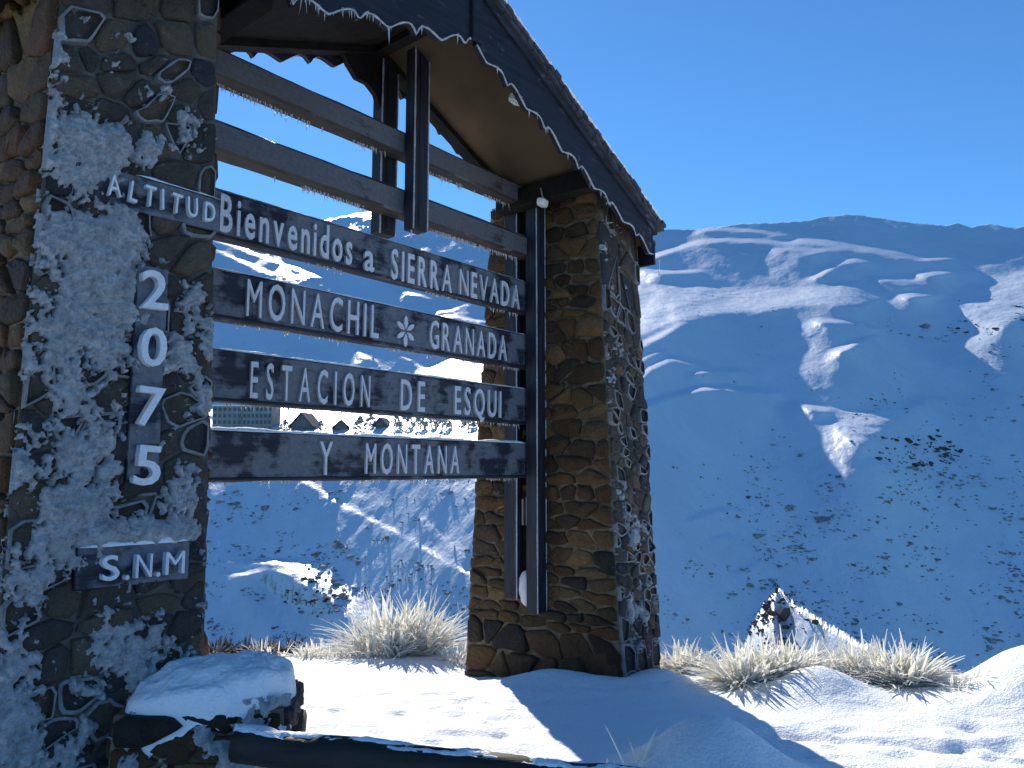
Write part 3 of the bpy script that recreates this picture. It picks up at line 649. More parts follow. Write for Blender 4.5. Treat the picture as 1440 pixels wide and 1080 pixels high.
# ------------------------------------------------------------------ lettering
_chars = {}
def char_mesh(ch, bold):
    k = (ch, bold)
    if k not in _chars:
        cu = bpy.data.curves.new('glyph', 'FONT'); cu.body = ch; cu.size = 1.0; cu.extrude = .5; cu.resolution_u = 3; cu.offset = bold
        ob = bpy.data.objects.new('glyph', cu); col.objects.link(ob)
        dg = bpy.context.evaluated_depsgraph_get(); me = bpy.data.meshes.new_from_object(ob.evaluated_get(dg))
        bpy.data.objects.remove(ob); bpy.data.curves.remove(cu)
        co = np.array([v.co for v in me.vertices]); lo, hi = co.min(0), co.max(0)
        _chars[k] = (me, lo, hi)
    return _chars[k]
CAPH = None
def word(parent, base, text, t0, t1, z0, cap, y, material, gap, bold=.004, depth=.016, wob=0):
    """lay the letters of a word between t0 and t1 on a face looking along -y; z0 baseline, cap = height of capitals"""
    _, l, h_ = char_mesh('H', bold); sz = cap / (h_[1] - l[1])
    ms = [char_mesh(c, 0 if c in 'MNVWA' else bold) for c in text]; ws = [m[2][0] - m[1][0] for m in ms]
    g_ = gap * cap; s = (t1 - t0 - g_ * (len(text) - 1)) / sum(ws); x = t0
    for c, (me, lo, hi), w_ in zip(text, ms, ws):
        me2 = me
        if not me2.materials: me2.materials.append(material)
        elif me2.materials[0] != material:
            kk = (me.name, material.name)
            if kk not in _chars:
                mm = me.copy(); mm.materials.clear(); mm.materials.append(material); _chars[kk] = (mm, lo, hi)
            me2 = _chars[kk][0]
        o = bpy.data.objects.new('letter', me2); col.objects.link(o); o.parent = parent
        o.rotation_euler = (R(90), R(random.uniform(-wob, wob)), 0); o.scale = (s, sz, depth)
        o.location = Vector((x - lo[0] * s, y - depth * .5, z0)) - base
        x += w_ * s + g_

# ------------------------------------------------------------------ sign boards
def snow_strip(parent, base, t0, t1, y0, y1, z, hgt, seed, name='snow_cap', step=.02):
    n = int((t1 - t0) / step) + 1; t = np.linspace(t0, t1, n)
    hh = hgt * np.clip(.35 + 1.0 * vnoise(t * 5, t * 0, seed) + .5 * (vnoise(t * 25, t * 0, seed + 1) - .5), .05, 2)
    hh = hh * np.clip(np.minimum(t - t0, t1 - t) / .05, 0, 1)
    yy = [y0 - .004, y0 - .002, y0 * .7 + y1 * .3, y0 * .3 + y1 * .7, y1 + .002, y1 + .004]; k = [-.12, .55, 1, 1, .55, -.12]
    P = np.stack([np.stack([t - base.x, np.full(n, a) - base.y, z + hh * f + .001 - base.z], -1) for a, f in zip(yy, k)])
    return grid_mesh(name, P[::-1] if False else P, SNOW, parent, True, None)
def fringe(parent, base, t0, t1, y, zf, n, lmin, lmax, seed, big=()):
    rnd = random.Random(seed); m = MB()
    for k in range(n):
        t = rnd.uniform(t0, t1)
        if vnoise(np.array(t * 3.), np.array(0.), seed) < .38: continue
        m.icicle(Vector((t, y + rnd.uniform(-.01, .01), zf(t) + .004)) - base, rnd.uniform(lmin, lmax) * (1 if rnd.random() > .1 else 1.7), rnd.uniform(.0035, .007))
    if m.v:
        o = m.build('icicle_fringe', ICE, parent, smooth=True); o['kind'] = 'stuff'
    for (t, L) in big:
        b = MB(); b.icicle(Vector((t, y, zf(t) + .006)) - base, L, .009); b.build('icicle', ICE, parent, smooth=True)

BOARDS = [('dark board reading Bienvenidos a SIERRA NEVADA, topmost of the sign boards', 1.475, 1.215, [('Bienvenidos', -.068, .805, 1.25, .205, .13), ('a', .90, .98, 1.24, .185, .2), ('SIERRA', 1.122, 1.681, 1.23, .198, .17), ('NEVADA', 1.764, 2.44, 1.238, .19, .17)]),
          ('dark board reading MONACHIL and GRANADA with a snowflake emblem between', 1.050, .785, [('MONACHIL', .106, 1.027, .823, .205, .20), ('GRANADA', 1.476, 2.285, .818, .192, .19)]),
          ('dark board reading ESTACION DE ESQUI, between the MONACHIL and MONTANA boards', .625, .350, [('ESTACION', .146, .968, .385, .197, .26), ('DE', 1.223, 1.437, .385, .20, .28), ('ESQUI', 1.723, 2.22, .388, .195, .2)]),
          ('dark board reading Y MONTANA, lowest of the sign boards', .205, -.060, [('Y', .605, .697, -.025, .192, .2), ('MONTANA', .946, 1.773, -.022, .19, .22)])]
BY0, BY1 = -.045, .030                          # board front and back
for i, (lab, zt, zb, words) in enumerate(BOARDS):
    base = Vector((1.05, 0, zb)); o = thing('sign_board', lab, 'sign', base, 'boards of the welcome sign')
    nseg = 24; m = MB(); xs_ = np.linspace(-.62, 2.64, nseg)
    poly = [(x, zb + .006 * float(fbm(np.array(x * 3), np.array(i * 7.), 5, 3))) for x in xs_] + [(x, zt + .008 * float(fbm(np.array(x * 3), np.array(i * 7.), 8, 3))) for x in xs_[::-1]]
    m.prism([(x - base.x, z - base.z) for x, z in poly], BY0, BY1); m.build('plank', BOARD, o, bevel=.006)
    # raised rails along the upper and lower edge of the board
    m = MB(); m.box((-.6 - base.x, BY0 - .010, zb + .004 - base.z), (2.60 - base.x, BY0 + .004, zb + .022 - base.z)); m.build('lower_rim', WOOD, o, bevel=.004)
    for wd in words: word(o, base, wd[0], wd[1], wd[2], wd[3], wd[4], BY0 - .001, LETTER, wd[5], bold=.016 if i == 0 else .008)
    if i == 1:
        cx, cz = 1.258, .90
        for k in range(6):
            a = math.pi / 2 + k * math.pi / 3; d = (math.cos(a) * .82, math.sin(a)); pr = (-d[1] * .82, d[0])
            m = MB(); pl = [(cx + d[0] * r_ + pr[0] * s_, cz + d[1] * r_ + pr[1] * s_) for r_, s_ in ((.014, 0), (.05, .020), (.085, .016), (.105, 0), (.085, -.016), (.05, -.020))]
            m.prism([(x - base.x, z - base.z) for x, z in pl], BY0 - .016, BY0 - .002); m.build('snowflake_petal', LETTER, o)
    snow_strip(o, base, -.55, 2.55, BY0, BY1, zt, (.005, .010, .012, .016)[i], 20 + i)
    fringe(o, base, -.4, 2.5, 0.0, lambda t: zb, 220, .010, .035, 50 + i)

# ------------------------------------------------------------------ the two rails above the boards
for i, (zt, zb, lab) in enumerate([(2.245, 2.085, 'frosted square timber rail directly under the roof, above the other rail'), (1.845, 1.675, 'frosted square timber rail between the upper rail and the welcome board')]):
    base = Vector((1.05, 0, zb)); o = thing('timber_rail', lab, 'rail', base, 'timber rails above the sign boards')
    m = MB(); n = 30
    pts = [(-.62 + k * 3.26 / n) for k in range(n + 1)]
    def sec(t): 
        j = lambda s: .006 * float(fbm(np.array(t * 4), np.array(s + i * 9.), 3, 2))
        return [(t - base.x, -.075 + j(1), zb + j(2) - base.z + .01), (t - base.x, -.055 + j(3), zb - base.z + j(4)), (t - base.x, .055, zb + j(5) - base.z), (t - base.x, .07, zb + .02 - base.z), (t - base.x, .07 + j(6), zt - .02 - base.z), (t - base.x, .05, zt + j(7) - base.z), (t - base.x, -.05, zt + j(8) - base.z), (t - base.x, -.075 + j(9), zt - .025 - base.z)]
    vs = [q for t in pts for q in sec(t)]; fs = [(k * 8 + a, k * 8 + (a + 1) % 8, k * 8 + 8 + (a + 1) % 8, k * 8 + 8 + a) for k in range(n) for a in range(8)] + [tuple(range(7, -1, -1)), tuple(n * 8 + a for a in range(8))]
    m.add(vs, fs); m.build('beam', BEAM, o)
    snow_strip(o, base, -.5, 2.5, -.02, .05, zt - .004, .010, 30 + i)
    fringe(o, base, -.4, 2.5, .02, lambda t: zb, 460, .012, .05, 60 + i, [(.62 - .1 * i, .05), (1.5, .045), (.30, .05), (2.0, .04)])

# ------------------------------------------------------------------ hanging king posts and side posts
def post(lab, t0, t1, y0, y1, z0, z1, grooves=True, group='timber posts of the gateway'):
    base = Vector(((t0 + t1) / 2, (y0 + y1) / 2, z0)); o = thing('timber_post', lab, 'post', base, group)
    m = MB(); hw, hd = (t1 - t0) / 2, (y1 - y0) / 2
    m.box((-hw, -hd, 0), (hw, hd, z1 - z0)); m.build('shaft', WOOD_V, o, bevel=.008)
    for s in (-1, 1):                              # frost gathered on the windward arrises
        m = MB(); n = 24; m.tube([(s * (hw - .003), -hd, (z1 - z0) * k / n) for k in range(n + 1)], [.0045 + .003 * random.random() for k in range(n + 1)], 5); m.build('frost_edge', FROST, o, smooth=True)
    m = MB(); m.box((-hw * .35, -hd - .006, .03), (hw * .35, -hd + .002, z1 - z0 - .05)); m.build('face_batten', WOOD_V, o, bevel=.003)
    return o, base
o, b = post('dark hanging post in front of the rails, ending above the welcome board', 1.200, 1.330, -.175, -.080, 1.555, 2.82)
fringe(o, b, 1.23, 1.34, -.13, lambda t: 1.555, 14, .02, .05, 71, [(1.225, .10), (1.315, .05)])
o, b = post('dark hanging post behind the rails, ending above the welcome board', 1.135, 1.275, .075, .175, 1.56, 2.80)
fringe(o, b, 1.15, 1.26, .12, lambda t: 1.56, 10, .01, .03, 72)
o, b = post('tall dark post in front of the board ends by the brown pillar', 2.515, 2.630, -.165, -.055, -1.06, 2.18)
o, b = post('tall dark post behind the board ends by the brown pillar', 2.54, 2.632, .055, .185, -.98, 2.15)
# pale slats of a vent between the two posts
m = MB(); v_ = thing('slatted_vent', 'small vent of pale upright slats between the dark posts', 'vent', Vector((2.60, -.02, -.42)))
for k in range(3):
    m = MB(); m.box((-.03, -.045 + .04 * k, 0), (-.01, -.03 + .04 * k, .20 + .015 * (2 - k))); m.build('slat', GREYM, v_, bevel=.003)
m = MB(); m.box((-.012, -.06, -.01), (.03, .07, .24)); m.build('backing', BLACKW_SHADE, v_)
sb = thing('niche_shade_sheet', 'black sheet painting the dark niche between the posts on the brown pillar', 'plank', Vector((2.635, 0, -1.0)))
m = MB(); m.box((-.02, -.06, 0), (.012, .07, 3.1)); m.build('plank', BLACKW_SHADE, sb)  # added black sheet: the niche's shade painted as a dark surface
for t0, t1, y0, y1, lab in ((-.42, -.31, -.165, -.055, 'tall dark post in front of the board ends by the rimed pillar'), (-.42, -.31, .055, .165, 'tall dark post behind the board ends by the rimed pillar')):
    post(lab, t0, t1, y0, y1, -1.06, 2.05)
lump = MB(); rng = random.Random(2)
bm_ = bmesh.new(); bmesh.ops.create_icosphere(bm_, subdivisions=3, radius=1)
for v in bm_.verts:
    n_ = float(fbm(np.array(v.co.x * 2 + 5), np.array(v.co.y * 2 + v.co.z * 3), 6, 3)); v.co *= 1 + .25 * n_
me = bpy.data.meshes.new('snow_lump'); bm_.to_mesh(me); bm_.free(); me.materials.append(SNOW); me.polygons.foreach_set('use_smooth', [True] * len(me.polygons))
sl = bpy.data.objects.new('snow_lump', me); col.objects.link(sl); sl.matrix_world = LM @ Matrix.Translation((2.60, .005, -.90)) @ Matrix.Diagonal((.06, .06, .13, 1))
tag(sl, 'small lump of snow lodged at the foot of the dark posts', 'snow lump')

# ------------------------------------------------------------------ plates on the rimed pillar
def plate(name, lab, t0, t1, z0, z1):
    zc = (z0 + z1) / 2; y = -(ef(zc) + .020); base = Vector(((t0 + t1) / 2, y, z0))
    o = thing(name, lab, 'sign', base); m = MB(); m.box((t0 - base.x, -.014, 0), (t1 - base.x, .03, z1 - z0)); m.build('plank', BOARD, o, bevel=.004)
    return o, base, y - .014
o, b, y = plate('altitude_plate', 'dark plate reading ALTITUD half buried in rime on the near pillar', -1.02, -.435, 1.015, 1.160)
word(o, b, 'ALTITUD', -.905, -.470, 1.045, .082, y - .001, LETTER_W, .36, .006, .024, 5)
snow_strip(o, b, -.80, -.44, y - .006, y + .03, 1.158, .012, 91)
o, b, y = plate('digit_plate', 'narrow upright dark plate reading 2075 on the near pillar', -.785, -.660, -.10, .80)
for ch, z in (('2', .625), ('0', .405), ('7', .175), ('5', -.05)): word(o, b, ch, -.774, -.672, z, .150, y - .001, LETTER_W, 0, .012, .034, 4)
o, b, y = plate('initials_plate', 'small dark plate reading S.N.M. below the altitude digits', -.955, -.535, -.425, -.275)
for ch, t0, t1 in (('S', -.873, -.813), ('.', -.795, -.780), ('N', -.757, -.697), ('.', -.680, -.665), ('M', -.645, -.570)): word(o, b, ch, t0, t1, -.397, .088 if ch != '.' else .088, y - .001, LETTER_W, 0, .012, .030, 6)
snow_strip(o, b, -.95, -.54, y - .006, y + .035, -.276, .022, 93)

# ------------------------------------------------------------------ roof
rb = Vector((APEX, -.3, 2.2)); roof = thing('gable_roof', 'dark gabled timber roof with scalloped barge boards over the welcome sign', 'roof', rb)
def scal(t, seed):                                # ogee scallops: a broad lobe, then a small spike
    ph_ = ((t - APEX) / .39 + .1) % 1.0
    jit_ = .016 * float(fbm(np.array(t * 3.1), np.array(4.), 6, 3))
    if ph_ < .72: return jit_ + .055 * abs(math.cos(math.pi * ph_ / .72)) ** 1.3
    return jit_ + .055 * abs(math.cos(math.pi * (ph_ - .72) / .28)) ** .8
def verge_back(t): return 2.725 - .335 * abs(t - APEX)
def barge(t0, t1, e, th, name, bot, top, frost=True):
    n = int(abs(t1 - t0) / .018); ts = [t0 + (t1 - t0) * k / n for k in range(n + 1)]
    poly = [(t, bot(t) - .02 + scal(t, 0)) for t in ts] + [(t1, top(t1)), (t0, top(t0))]
    m = MB()
    for k in range(n):
        q = [poly[k], poly[k + 1], (ts[k + 1], top(ts[k + 1])), (ts[k], top(ts[k]))]
        vs = [(x - rb.x, -e - rb.y, z - rb.z) for x, z in q] + [(x - rb.x, -e + th - rb.y, z - rb.z) for x, z in q]
        m.add(vs, [(0, 1, 2, 3), (7, 6, 5, 4), (0, 4, 5, 1), (3, 2, 6, 7)] + ([(0, 3, 7, 4)] if k == 0 else []) + ([(1, 5, 6, 2)] if k == n - 1 else []))
    o = m.build(name, BARGE, roof)
    if frost:
        m = MB(); m.tube([(x - rb.x, -e - .002 - rb.y, z - rb.z + .003) for x, z in poly[:n + 1]], [.004 + .0035 * random.random() for _ in range(n + 1)], 5)
        m.build('frost_edge', FROST, o, smooth=True)
    return o
gap = .06
for s, (ta, tb) in ((1, (APEX + .012, T_R)), (-1, (APEX - .012, T_L))):
    barge(ta, tb - s * .11, E_F, .035, 'barge_board', verge_bot, lambda t: roof_top(t) - .13)
    barge(ta, tb, E_B, .035, 'barge_board', verge_back, lambda t: roof_top(t) - .06, False)
    # trim board above the barge board, with a shadow gap, then two courses of slate edge
    for e0, e1, dz0, dz1, mt, nm in ((E_F + .018, E_F - .03, -.125, -.068, WOOD, 'trim_board'), (E_F + .045, E_B - .03, -.058, -.034, SLATE, 'slate_course'), (E_F + .058, E_B - .045, -.030, -.004, SLATE, 'slate_course')):
        m = MB(); n = 40 if nm == 'slate_course' else 1
        for k in range(n):
            a, b_ = ta + (tb - ta) * k / n, ta + (tb - ta) * (k + .97) / n
            ee = e0 + (random.uniform(-.012, .012) if n > 1 else 0); j = random.uniform(-.004, .004) if n > 1 else 0
            vs = []
            for e_ in (ee, e1):
                for t_, d in ((a, dz0), (b_, dz0), (b_, dz1), (a, dz1)): vs.append((t_ - rb.x, -e_ - rb.y, roof_top(t_) + d + j - rb.z))
            m.add(vs, [(0, 1, 2, 3), (7, 6, 5, 4), (0, 4, 5, 1), (1, 5, 6, 2), (2, 6, 7, 3), (3, 7, 4, 0)])
        m.build(nm, mt, roof)
    # soffit
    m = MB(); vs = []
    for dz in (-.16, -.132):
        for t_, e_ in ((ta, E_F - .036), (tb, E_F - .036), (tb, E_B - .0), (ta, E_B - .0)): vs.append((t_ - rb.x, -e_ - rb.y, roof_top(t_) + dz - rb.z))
    m.add(vs, [(3, 2, 1, 0), (4, 5, 6, 7), (0, 1, 5, 4), (1, 2, 6, 5), (2, 3, 7, 6), (3, 0, 4, 7)]); m.build('soffit', SOFFIT if s > 0 else BLACKW_SHADE, roof)  # left underside is black: its shade is put into the colour
    # eaves board closing the end
    m = MB(); m.box((tb - .03 - rb.x, -(E_F - .04) - rb.y, verge_bot(tb) - .0 - rb.z), (tb - .002 - rb.x, -(E_B) - rb.y, roof_top(tb) - .14 - rb.z)); m.build('eaves_board', BARGE, roof)
    # frost along the roof edge
    m = MB(); n = 120; m.tube([(ta + (tb - ta) * k / n - rb.x, -(E_F + .055) - rb.y, roof_top(ta + (tb - ta) * k / n) - .002 - rb.z) for k in range(n + 1)], [.004 + .010 * random.random() ** 2 for _ in range(n + 1)], 5); fo = m.build('frost_edge', SNOW, roof, smooth=True)
    # tie beams under the soffit, front to back, over the pillar head
    tt = 2.46 if s > 0 else -.30
    for tq in (tt,):
        zq = roof_soffit(tq) - .01
        m = MB(); m.box((tq - .06 - rb.x, -(E_F - .04) - rb.y, zq - .15 - rb.z), (tq + .06 - rb.x, -(E_B) - rb.y, zq - rb.z)); m.build('tie_beam', BLACKW_SHADE, roof, bevel=.006)
    # rafters against the back barge board
    m = MB(); vs = []
    for dz in (-.21, -.162):
        for t_, e_ in ((ta, E_B + .10), (tb, E_B + .10), (tb, E_B + .005), (ta, E_B + .005)): vs.append((t_ - rb.x, -e_ - rb.y, roof_top(t_) + dz - rb.z))
    m.add(vs, [(3, 2, 1, 0), (4, 5, 6, 7), (0, 1, 5, 4), (1, 2, 6, 5), (2, 3, 7, 6), (3, 0, 4, 7)]); m.build('rafter', BLACKW_SHADE, roof)
# wall plate / lining under the left slope and the curved bracket at the king post
m = MB(); br = [(APEX + .06, 2.36), (APEX + .06, 2.80), (APEX - .30, 2.70), (APEX - .24, 2.62), (APEX - .17, 2.555), (APEX - .08, 2.555), (APEX - .01, 2.51), (APEX + .03, 2.43)]
m.prism([(x - rb.x, z - rb.z) for x, z in br], .09 - rb.y, .13 - rb.y); m.build('bracket', BLACKW_SHADE, roof)
m = MB(); m.box((APEX - .045 - rb.x, -(E_F + .025) - rb.y, verge_bot(APEX) + .02 - rb.z), (APEX + .045 - rb.x, -(E_F - .0) - rb.y, roof_top(APEX) - .03 - rb.z)); m.build('apex_trim', BARGE, roof, bevel=.006)
m = MB(); m.box((APEX - .04 - rb.x, -(E_F - .04) - rb.y, roof_soffit(APEX) - .05 - rb.z), (APEX + .04 - rb.x, -(E_B) - rb.y, roof_soffit(APEX) + .02 - rb.z)); m.build('ridge_beam', BLACKW_SHADE, roof)
fringe(roof, rb, T_L, T_R, -E_F, lambda t: verge_bot(t) - .015 + scal(t, 0), 90, .02, .06, 81, [(.42, .10), (.66, .06), (.28, .05), (.12, .06), (-.02, .06), (1.30, .05), (1.62, .06), (1.80, .05), (2.05, .06), (T_R - .01, .14), (.95, .07)])
# spotlights
def spot(lab, t, e, z, tilt):
    base = Vector((t, -e, z)); o = thing('spotlight', lab, 'lamp', base, 'spotlights under the roof')
    m = MB(); m.box((-.045, -.03, -.05), (.045, .03, .0)); h_ = m.build('housing', LAMPW, o, bevel=.008); h_.rotation_euler = (R(tilt), 0, R(10))
    m = MB(); m.box((-.038, -.024, -.056), (.038, .024, -.0505)); m.build('lens', LAMPW, h_)
    m = MB(); m.tube([(0, 0, -.005), (0, .01, .05), (0, .02, .09)], .008, 6); m.build('bracket', GREYM, o)
spot('white spotlight clamped inside the scalloped barge board', 1.62, .70, 2.45, 25)
spot('white spotlight under the tie beam above the brown pillar', 2.40, .32, 2.05, 10)

# ------------------------------------------------------------------ low stone pier and log rail in the foreground
def pier():
    bx, by = -1.13, 3.02; base = Vector((bx, by, -1.46)); ang = R(8)
    o = bpy.data.objects.new('stone_pier', None); col.objects.link(o); o.matrix_world = Matrix.Translation(base) @ Matrix.Rotation(ang, 4, 'Z')
    tag(o, 'low rubble stone pier under a thick cap of snow, carrying the log rail', 'pier')
    hx, hy, H = .285, .20, .61
    b = [Vector(q) for q in ((-hx - .03, -hy - .03, -.1), (hx + .03, -hy - .03, -.1), (hx + .03, hy, -.1), (-hx - .03, hy, -.1))]; t_ = [Vector(q) for q in ((-hx, -hy, H), (hx, -hy, H), (hx, hy, H), (-hx, hy, H))]
    m = MB(); hexa(m, b, t_); m.build('mortar_core', MORTAR, o)
    rnd = random.Random(3)
    lay_face(o, [b[0], b[1], t_[1], t_[0]], .20, .085, ST_BROWN, rnd, .008, .03); lay_face(o, [b[1], b[2], t_[2], t_[1]], .2, .09, ST_SLATE, rnd, .01, .03)
    lay_face(o, [b[3], b[0], t_[0], t_[3]], .2, .09, ST_BROWN, rnd, .01, .03); lay_face(o, [b[2], b[3], t_[3], t_[2]], .2, .09, ST_BROWN, rnd, .01, .03)
    n = 70; u = np.linspace(-1, 1, n); U, V = np.meshgrid(u, u); r = np.maximum(abs(U) ** 4 + abs(V) ** 4, 1e-6) ** .25
    Xc, Yc = U * (hx + .05), V * (hy + .05)
    nz_ = fbm(Xc * 6 + 3, Yc * 6, 12, 4)
    Zc = H + .01 + .135 * np.clip(1 - r ** 2.2, 0, 1) ** .75 * (1 + .25 * nz_) + .015 * fbm(Xc * 25, Yc * 25, 14, 3) + .03 * U
    low = sstep(.74, 1.0, r + .12 * nz_); Zc = Zc - low * (.10 + .10 * fbm(Xc * 9, Yc * 9, 15, 3)); Xc = Xc - .035 * low * U; Yc = Yc - .03 * low * V
    grid_mesh('snow_cap', np.stack([Xc, Yc, Zc], -1), SNOW, o)
    # rime plastered over the windward side
    n1, n2 = 110, 90; uu = np.linspace(-1, 1, n1)[None, :]; vv_ = np.linspace(0, 1, n2)[:, None]
    Xr = np.broadcast_to(uu * (hx + .02), (n2, n1)); Zr = np.broadcast_to(vv_ * (H + .04), (n2, n1))
    f = .8 * fbm(Xr * 9, Zr * 9, 31, 4) + .6 * fbm(Xr * 30, Zr * 30, 33, 4) + .75 * sstep(-.10, .14, Xr) - .42
    d = np.where(f > 0, .022 + .075 * np.clip(f, 0, 1) ** .8 * (.5 + vnoise(Xr * 45, Zr * 45, 3)), -.02) - .05 * sstep(.53, .62, Zr) - .06 * sstep(hx - .05, hx + .02, abs(Xr))
    grid_mesh('rime_crust', np.stack([Xr, -hy - .03 * (1 - Zr / H) - d, Zr], -1), RIME, o, True, ((f < -.25)[:-1, :-1] & (f < -.25)[1:, 1:]), 'stuff')
pier()
A, B = Vector((-.93, 2.71, -.920)), Vector((1.60, 2.45, -1.055))
lg = bpy.data.objects.new('log_rail', None); col.objects.link(lg); lg.location = A; tag(lg, 'dark frosted log rail running from the snow capped stone pier', 'rail')
m = MB(); n = 40; ax = B - A
pp = [A * 0 + ax * (k / n) + Vector((0, 0, .010 * float(fbm(np.array(k * .3), np.array(1.), 4, 3)) - .05 * (k / n) * (1 - k / n))) for k in range(n + 1)]
m.tube(pp, [.058 + .006 * float(fbm(np.array(k * .5), np.array(2.), 4, 2)) for k in range(n + 1)], 12)
m.build('log', LOGW, lg, smooth=True)
# snow on the log
nn = 160; k_ = np.linspace(0, 1, nn)[None, :]; aa = np.linspace(-.55, 1.35, 16)[:, None]
perp = Vector((-ax.y, ax.x, 0)).normalized(); cen = np.stack([np.interp(k_[0] * n, range(n + 1), [p[i] for p in pp]) for i in range(3)], -1)
hh = .054 + .014 * np.cos(aa * 1.15) * np.clip(.35 + 1.3 * fbm(k_ * 22, aa * 2.5, 44, 4), -.6, 1.6) + .006 * fbm(k_ * 120, aa * 6, 46, 3)
edge = sstep(.75, 1.25, abs(aa) + .45 * fbm(k_ * 40, aa * 2, 47, 3)); hh = hh - edge * .03
Ps = cen[None] + np.sin(aa)[..., None] * hh[..., None] * np.array(perp) + (np.cos(aa) * hh)[..., None] * np.array((0, 0, 1.0))
grid_mesh('snow_cap', Ps, SNOW, lg)

# ------------------------------------------------------------------ frosted grass
def clump(lab, pts, n, h0, h1, lean, seed, material=GRASS, name='frosted_grass_clump', cat='grass clump', wid=.006, group='frosted grass clumps along the plateau edge', droop=.5, wind=(0.0, 0.0)):
    rnd = random.Random(seed); c = Vector((sum(p[0] for p in pts) / len(pts), sum(p[1] for p in pts) / len(pts), 0)); c.z = float(gz(c.x, c.y))
    m = MB()
    for k in range(n):
        px, py, pr = pts[rnd.randrange(len(pts))]
        a = rnd.uniform(0, 6.283); q = pr * math.sqrt(rnd.random()); x, y = px + q * math.cos(a), py + q * math.sin(a)
        L = rnd.uniform(h0, h1) * (1 - .45 * (q / pr) ** 2); az = a + rnd.uniform(-.9, .9)
        ln = lean * (.25 + q / pr) * rnd.uniform(.2, 1.9); drp = droop * rnd.uniform(.2, 2.4); d = Vector((math.cos(az) * ln + wind[0], math.sin(az) * ln * .7 + wind[1], 1)).normalized()
        g0 = Vector((x, y, float(gz(x, y)) - .02)) - c; sd = Vector((math.cos(az + 1.57), math.sin(az + 1.57), 0)); hz = Vector((d.x, d.y, 0))
        w_ = wid * rnd.uniform(.6, 1.5); vs = []
        for i, (f, ww) in enumerate(((0, .8), (.4, 1), (.75, .85), (1, .25))):
            p = g0 + d * L * f + hz * drp * L * f * f - Vector((0, 0, 1)) * drp * .35 * L * f * f * hz.length * 2
            vs += [p - sd * w_ * ww, p + sd * w_ * ww, p + d.cross(sd) * w_ * ww * .8]
        fs = []
        for i in range(3):
            for s_ in range(3): fs.append((i * 3 + s_, i * 3 + (s_ + 1) % 3, i * 3 + 3 + (s_ + 1) % 3, i * 3 + 3 + s_))
        m.add(vs, fs)
    o = m.build(name, material, None, recalc=False); o.location = c; return tag(o, lab, cat, group)
def pxg(x, y, depth): return ((x - 720) / FPX * depth, depth)
def P_(x, depth, r): return (((x - 720) / FPX) * depth, depth, r)
clump('large upright clump of frosted straw grass left of the brown pillar', [P_(560, 7.25, .22), P_(580, 7.3, .2), P_(545, 7.2, .25), P_(600, 7.25, .14)], 520, .34, .72, .55, 1, wid=.010)
clump('low spread of frosted grass beside the large upright clump', [P_(480, 7.2, .22), P_(455, 7.15, .16), P_(505, 7.2, .22)], 260, .10, .28, .9, 2)
clump('sparse frosted stalks by the dark shrubs behind the rimed pillar', [P_(380, 7.2, .16), P_(410, 7.2, .16), P_(440, 7.15, .12)], 110, .08, .22, .7, 3)
clump('small frosted tuft close against the foot of the brown pillar', [P_(640, 7.0, .1), P_(648, 6.9, .1)], 90, .12, .28, .6, 4)
clump('rounded frosted grass clump just behind the brown pillar', [P_(955, 6.2, .14), P_(945, 6.2, .12), P_(970, 6.1, .10)], 400, .14, .34, 1.0, 5, wid=.008)
clump('wide crescent of frosted grass bending round a snow hollow', [P_(1030, 5.45, .12), P_(1060, 5.5, .15), P_(1090, 5.55, .15), P_(1120, 5.6, .13), P_(1150, 5.6, .13), P_(1180, 5.55, .14), P_(1210, 5.5, .14), P_(1235, 5.4, .13), P_(1258, 5.3, .10)], 2300, .20, .44, 1.0, 6, wid=.008)
clump('frosted grass showing on the flank of the snow drift', [P_(1315, 5.05, .10), P_(1330, 5.0, .10), P_(1350, 5.0, .08)], 170, .05, .14, 1.0, 7, wid=.004)
clump('few rimed stalks poking from the snow mound in the pillar shadow', [(.44, 3.55, .04), (.50, 3.6, .05), (.56, 3.62, .05)], 16, .18, .34, .8, 8, wid=.008)
for k, (x, d_, r_) in enumerate(((318, 7.25, .17), (350, 7.3, .16), (385, 7.3, .13), (420, 7.35, .10))):
    clump(('dark rime tipped shrub nearest the rimed pillar', 'dark rime tipped shrub second from the rimed pillar', 'dark rime tipped shrub third from the rimed pillar', 'small dark shrub beside the frosted grass')[k], [P_(x, d_, r_)], 160, .10, .24, 1.2, 20 + k, TWIG, 'dark_shrub', 'shrub', .010, 'dark shrubs behind the rimed pillar', .8)

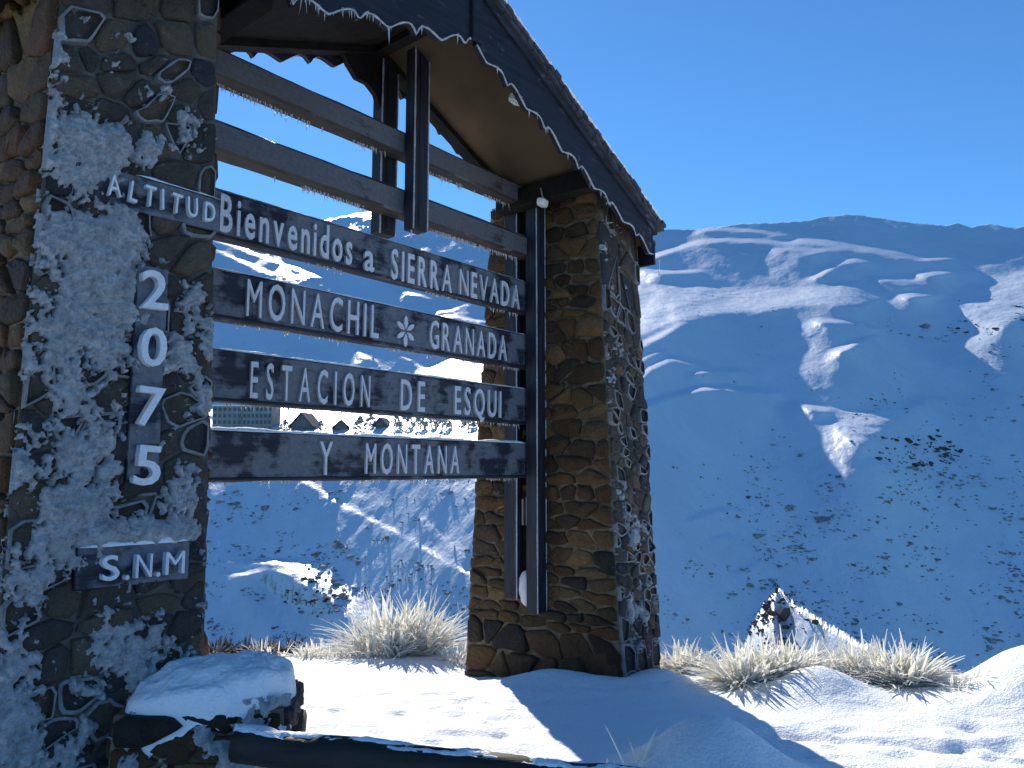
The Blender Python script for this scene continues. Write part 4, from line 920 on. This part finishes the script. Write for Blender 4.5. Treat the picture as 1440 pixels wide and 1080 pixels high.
# ------------------------------------------------------------------ ski village on the sunlit shelf
def block(lab, x, y, w_, h_, d_, rz, nx, nz, wall=BLD, gable=0.0, cat='building', name='apartment_building'):
    p = hill_at(x, y); o = bpy.data.objects.new(name, None); col.objects.link(o); o.location = p - Vector((0, 0, .5)); o.rotation_euler = (0, 0, R(rz)); tag(o, lab, cat, 'village buildings')
    m = MB(); m.box((-w_ / 2, 0, -2), (w_ / 2, d_, h_)); wl_ = m.build('wall', wall, o)
    ro = MB()
    if gable: ro.prism([(-w_ / 2 - 1.0, h_ - .6), (0, h_ + gable + .35), (w_ / 2 + 1.0, h_ - .6), (w_ / 2 + .9, h_ - 1.0), (0, h_ + gable - .2), (-w_ / 2 - .9, h_ - 1.0)], -1.0, d_ + 1); 
    else: ro.box((-w_ / 2 - .3, -.3, h_ + .01), (w_ / 2 + .3, d_ + .3, h_ + .5))
    ro.build('roof', SNOW if not gable else ROOFD, o)
    if gable: m = MB(); m.prism([(-w_ / 2, h_), (0, h_ + gable), (w_ / 2, h_)], .02, d_ - .02); m.build('gable_wall', wall, o)
    for a in range(nx):
        for b_ in range(nz):
            cx = -w_ / 2 + (a + .5) * w_ / nx; cz = (b_ + .5) * h_ / nz
            m = MB(); m.box((cx - w_ / nx * .3, -.08, cz - h_ / nz * .28), (cx + w_ / nx * .3, .05, cz + h_ / nz * .28)); m.build('window', PANE, o)
block('grey apartment block of the far village, beside the rimed pillar', 318, 606, 12, 11, 9, 8, 6, 4)
block('grey apartment block with balconies, next to the dark chalet', 360, 606, 13, 11, 9, -6, 7, 4)
block('dark steep roofed chalet standing alone on the bright snow', 423, 605, 9, 2.6, 9, -10, 4, 1, BLD2, 5.0, 'house', 'chalet')
block('small snowy chalet between the dark chalet and the frosted trees', 478, 604, 5, 2.2, 5, 15, 3, 1, BLD2, 2.2, 'house', 'chalet')
block('little brown hut among the frosted trees', 534, 602, 4.5, 2.2, 5, -15, 2, 1, BLD2, 2.2, 'house', 'chalet')
def frosted_tree(lab, x, y, h_, seed):
    p = hill_at(x, y); rnd = random.Random(seed); o = bpy.data.objects.new('frosted_tree', None); col.objects.link(o); o.location = p; tag(o, lab, 'tree', 'frosted trees of the village')
    m = MB(); m.tube([(0, 0, -.5), (0, 0, h_ * .8)], [.25, .06], 6); m.build('trunk', SCRUB, o)
    m = MB()
    for k in range(150):
        f = rnd.random(); z = h_ * (.05 + .75 * f); rr = h_ * .48 * (1 - f) ** .7 * rnd.uniform(.5, 1.1); a = rnd.uniform(0, 6.28)
        c = Vector((rr * math.cos(a), rr * math.sin(a), z)); s = h_ * .085 * rnd.uniform(.6, 1.3)
        u_ = Vector((rnd.gauss(0, 1), rnd.gauss(0, 1), rnd.gauss(0, .6))).normalized() * s; v_2 = u_.orthogonal().normalized() * s * .8
        m.add([c - u_, c + v_2, c + u_, c - v_2 + Vector((0, 0, -s * .5))], [(0, 1, 2, 3)])
    m.build('crown', FROSTTREE, o, recalc=False)
for k, (x, y, h_) in enumerate(((505, 604, 4.5), (556, 602, 4), (572, 600, 5), (590, 603, 4.5), (606, 600, 4), (622, 603, 5), (658, 602, 4.5), (400, 606, 4), (450, 606, 3.5), (520, 598, 4), (672, 600, 4))):
    frosted_tree('rime white tree beside the dark steep roofed chalet' if x in (400, 450) else 'rime white tree between the small snowy chalet and the little brown hut' if x in (505, 520) else 'rime white tree in the row between the little brown hut and the brown pillar', x, y, h_ * 1.5, 40 + k)
